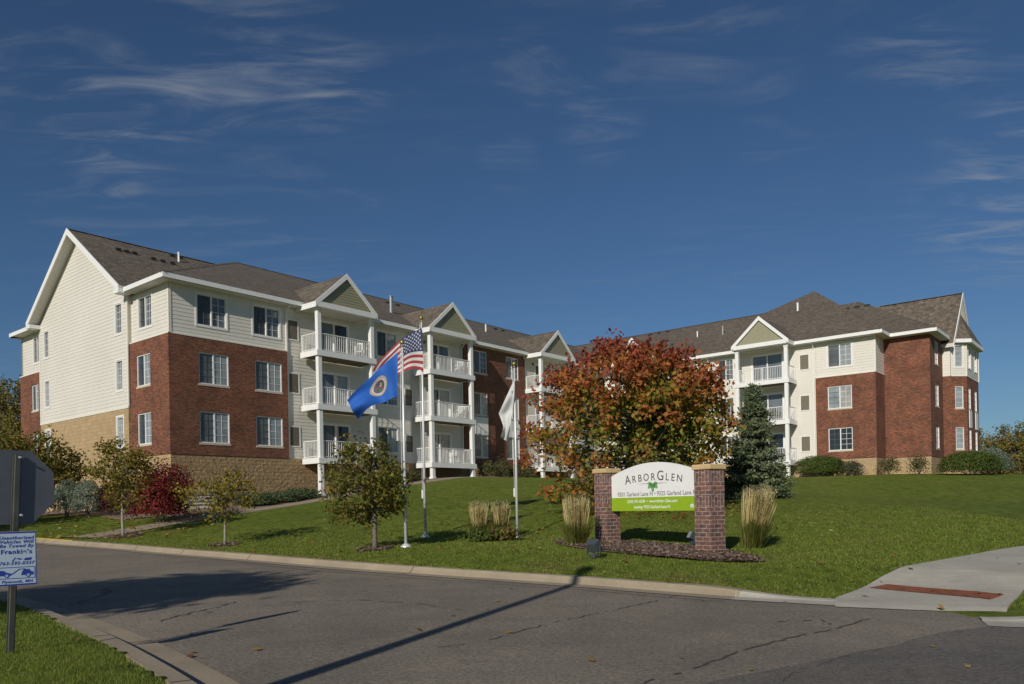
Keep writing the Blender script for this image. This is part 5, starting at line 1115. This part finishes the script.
def wheel(x_, z_, r):
    P = [(x_+r*math.cos(a), -.0069, z_+r*math.sin(a)) for a in np.linspace(0, 2*math.pi, 15)[:-1]]; pc.poly(P, 0); P = [(x_+r*.6*math.cos(a), -.0072, z_+r*.6*math.sin(a)) for a in np.linspace(0, 2*math.pi, 13)[:-1]]; pc.poly(P, 1); P = [(x_+r*.25*math.cos(a), -.0075, z_+r*.25*math.sin(a)) for a in np.linspace(0, 2*math.pi, 9)[:-1]]; pc.poly(P, 0)
def shp(P): pc.poly([(x_, -.0066, z_) for x_, z_ in P])
shp([(-.149,-.165),(-.05,-.165),(-.045,-.145),(-.085,-.135),(-.11,-.115),(-.149,-.112)]); shp([(.035,-.165),(.14,-.165),(.14,-.135),(.12,-.13),(.105,-.108),(.06,-.108),(.045,-.13)]); shp([(-.045,-.15),(.02,-.102),(.07,-.100),(.07,-.106),(.022,-.108),(-.04,-.156)])
wheel(-.085,-.165,.021); wheel(.095,-.165,.021)
shp([(-.04,-.025),(-.015,.01),(-.005,.01),(-.03,-.025)]); shp([(-.01,.0),(.03,.004),(.05,-.01),(.02,-.012)]); shp([(.06,-.014),(.075,.004),(.13,.006),(.12,-.018),(.07,-.02)])
pc.build('tow_picture', [M['towblue'], M['towwhite']], ts, recalc=False)

# street-light pole behind the camera whose shadow crosses the drive
px_, py_ = -5.1, .45; pz = T(px_, py_); ul = empty('utility_pole', (px_, py_, pz)); tag(ul, 'tall plain wooden utility pole on the corner lawn beside the camera, outside the photo', 'pole')
b = MB(); b.tube([(0,0,-.3),(0,0,4),(0,0,8.75)], [.12,.105,.085], 12); b.build('pole', M['bark'], ul, smooth=True)
b = MB(); b.box(-.13,.13,-.12,.12,8.5,8.85); b.build('pole_cap', M['grey'], ul, bevel=.02)

# ------------------------------------------------------------------ grass blades, fallen leaves
def blades(name, n, xr, yr, dens, hgt, wid):
    X = RNG.uniform(*xr, n); Y = RNG.uniform(*yr, n); ok = (np.abs(X/np.maximum(Y, .1)+0) < .68) & (RNG.random(n) < dens(X, Y)); X, Y = X[ok], Y[ok]
    sd = sdist(X, Y); bx = (X-bedc[0])*E2.x+(Y-bedc[1])*E2.y; by = -(X-bedc[0])*E2.y+(Y-bedc[1])*E2.x; ok = (sd > .70) & ((bx/3.3)**2+(by/1.1)**2 > 1)
    poly = np.zeros(len(X), bool)
    wl = WL+WR[::-1]
    ok &= seg_dist(X, Y, wl) < .0; 
    pp = offs(pl, .62)+offs(pl, -.62)[::-1]; ok &= seg_dist(X, Y, pp) < 0
    X, Y = X[ok], Y[ok]; m = len(X); Z = terrain(X, Y, False); a = RNG.uniform(0, 2*math.pi, m); dist = np.hypot(X, Y); w = wid*np.clip(dist/10, .7, 2.4)*RNG.uniform(.6, 1.3, m); h = hgt*RNG.uniform(.5, 1.35, m)
    dx, dy = np.cos(a)*w, np.sin(a)*w; lx, ly = RNG.normal(size=m)*h*.55, RNG.normal(size=m)*h*.55
    V = np.stack([np.stack([X-dx, Y-dy, Z-.01], 1), np.stack([X+dx, Y+dy, Z-.01], 1), np.stack([X+lx, Y+ly, Z+h], 1)], 1).reshape(-1, 3)
    me = bpy.data.meshes.new(name); me.vertices.add(3*m); me.vertices.foreach_set('co', V.astype(np.float32).ravel()); me.loops.add(3*m); me.loops.foreach_set('vertex_index', np.arange(3*m, dtype=np.int32)); me.polygons.add(m); me.polygons.foreach_set('loop_start', np.arange(0, 3*m, 3, dtype=np.int32)); me.polygons.foreach_set('loop_total', np.full(m, 3, np.int32)); me.update(calc_edges=True)
    n1 = np.sin(X*1.3+np.sin(Y*.9))*np.cos(Y*1.1)+RNG.normal(size=m)*.5; dry = (n1+.75*np.clip(1.9-sdist(X, Y), 0, 1)*(Y > 12)+.55*np.exp(-((X+7.2)**2+((Y-24)*1.6)**2)/4) > 1.0)[:, None]
    col = np.where(dry, pick([(.27, .225, .075), (.22, .20, .055)], [1, 1], m, .1), pick([(.20, .26, .038), (.165, .22, .031), (.225, .275, .048), (.28, .27, .07)], [4, 4, 2, 1], m, .09)); a_ = me.attributes.new('Col', 'FLOAT_COLOR', 'FACE'); a_.data.foreach_set('color', np.c_[col, np.ones(m)].astype(np.float32).ravel()); me.materials.append(M['blade']); o = bpy.data.objects.new(name, me); COL.objects.link(o); tag(o, kind='stuff'); return o
blades('grass_blades', 330000, (-9, -1.5), (4.5, 15), lambda X, Y: np.clip(1.25-Y/16, .3, 1), .034, .0032)
blades('grass_blades', 420000, (-17, 15), (12, 30), lambda X, Y: np.clip(1.62-Y/18.5, 0, .95), .042, .005)
LEAFC = [(.34, .22, .05), (.26, .13, .04), (.40, .30, .10), (.20, .07, .03)]
def anyarea(xr, yr, lawn):
    def f(n):
        X = RNG.uniform(*xr, n*3); Y = RNG.uniform(*yr, n*3); s = sdist(X, Y); ok = (s > .7) if lawn else (s < -.1); return np.c_[X, Y][ok][:n]
    return f
scatter('fallen_leaves', anyarea((-14, 10), (11, 26), True), 260, .10, LEAFC, [3, 2, 2, 1], .05, flat=.8, elong=1.1)
mq = at(640, 492, 29); scatter('fallen_leaves', disk((mq.x+.8, mq.y+.5), 4.2, 3.4), 700, .11, [(.34, .13, .05), (.42, .24, .06), (.28, .08, .04)], [3, 2, 2], .05, flat=.8, elong=1.1)
scatter('fallen_leaves', anyarea((-22, -12), (28, 36), True), 420, .12, LEAFC, [4, 1, 3, 1], .05, flat=.8, elong=1.1)
scatter('fallen_leaves', anyarea((-5.0, -4.4), (8.3, 8.6), True), 1, .10, [(.36, .13, .03)], [1], .06, flat=.8, elong=1.1)
def roadleaves(n):
    X = RNG.uniform(-8, 8, n*4); Y = RNG.uniform(7, 20, n*4); s = sdist(X, Y); ok = (s < .35); return np.c_[X, Y][ok][:n]
xy = roadleaves(46); z = zr(xy[:, 0], xy[:, 1])+.02; z = np.where(sdist(xy[:, 0], xy[:, 1]) > 0, z+.0, z)
tag(leaf_obj('fallen_leaves', np.c_[xy, z], .09*RNG.uniform(.6, 1.3, len(xy)), pick(LEAFC, [3, 2, 3, 1], len(xy)), M['leaf'], None, 1.1, up=np.repeat(np.array([[0, 0, 2.5]]), len(xy), 0)), kind='stuff')
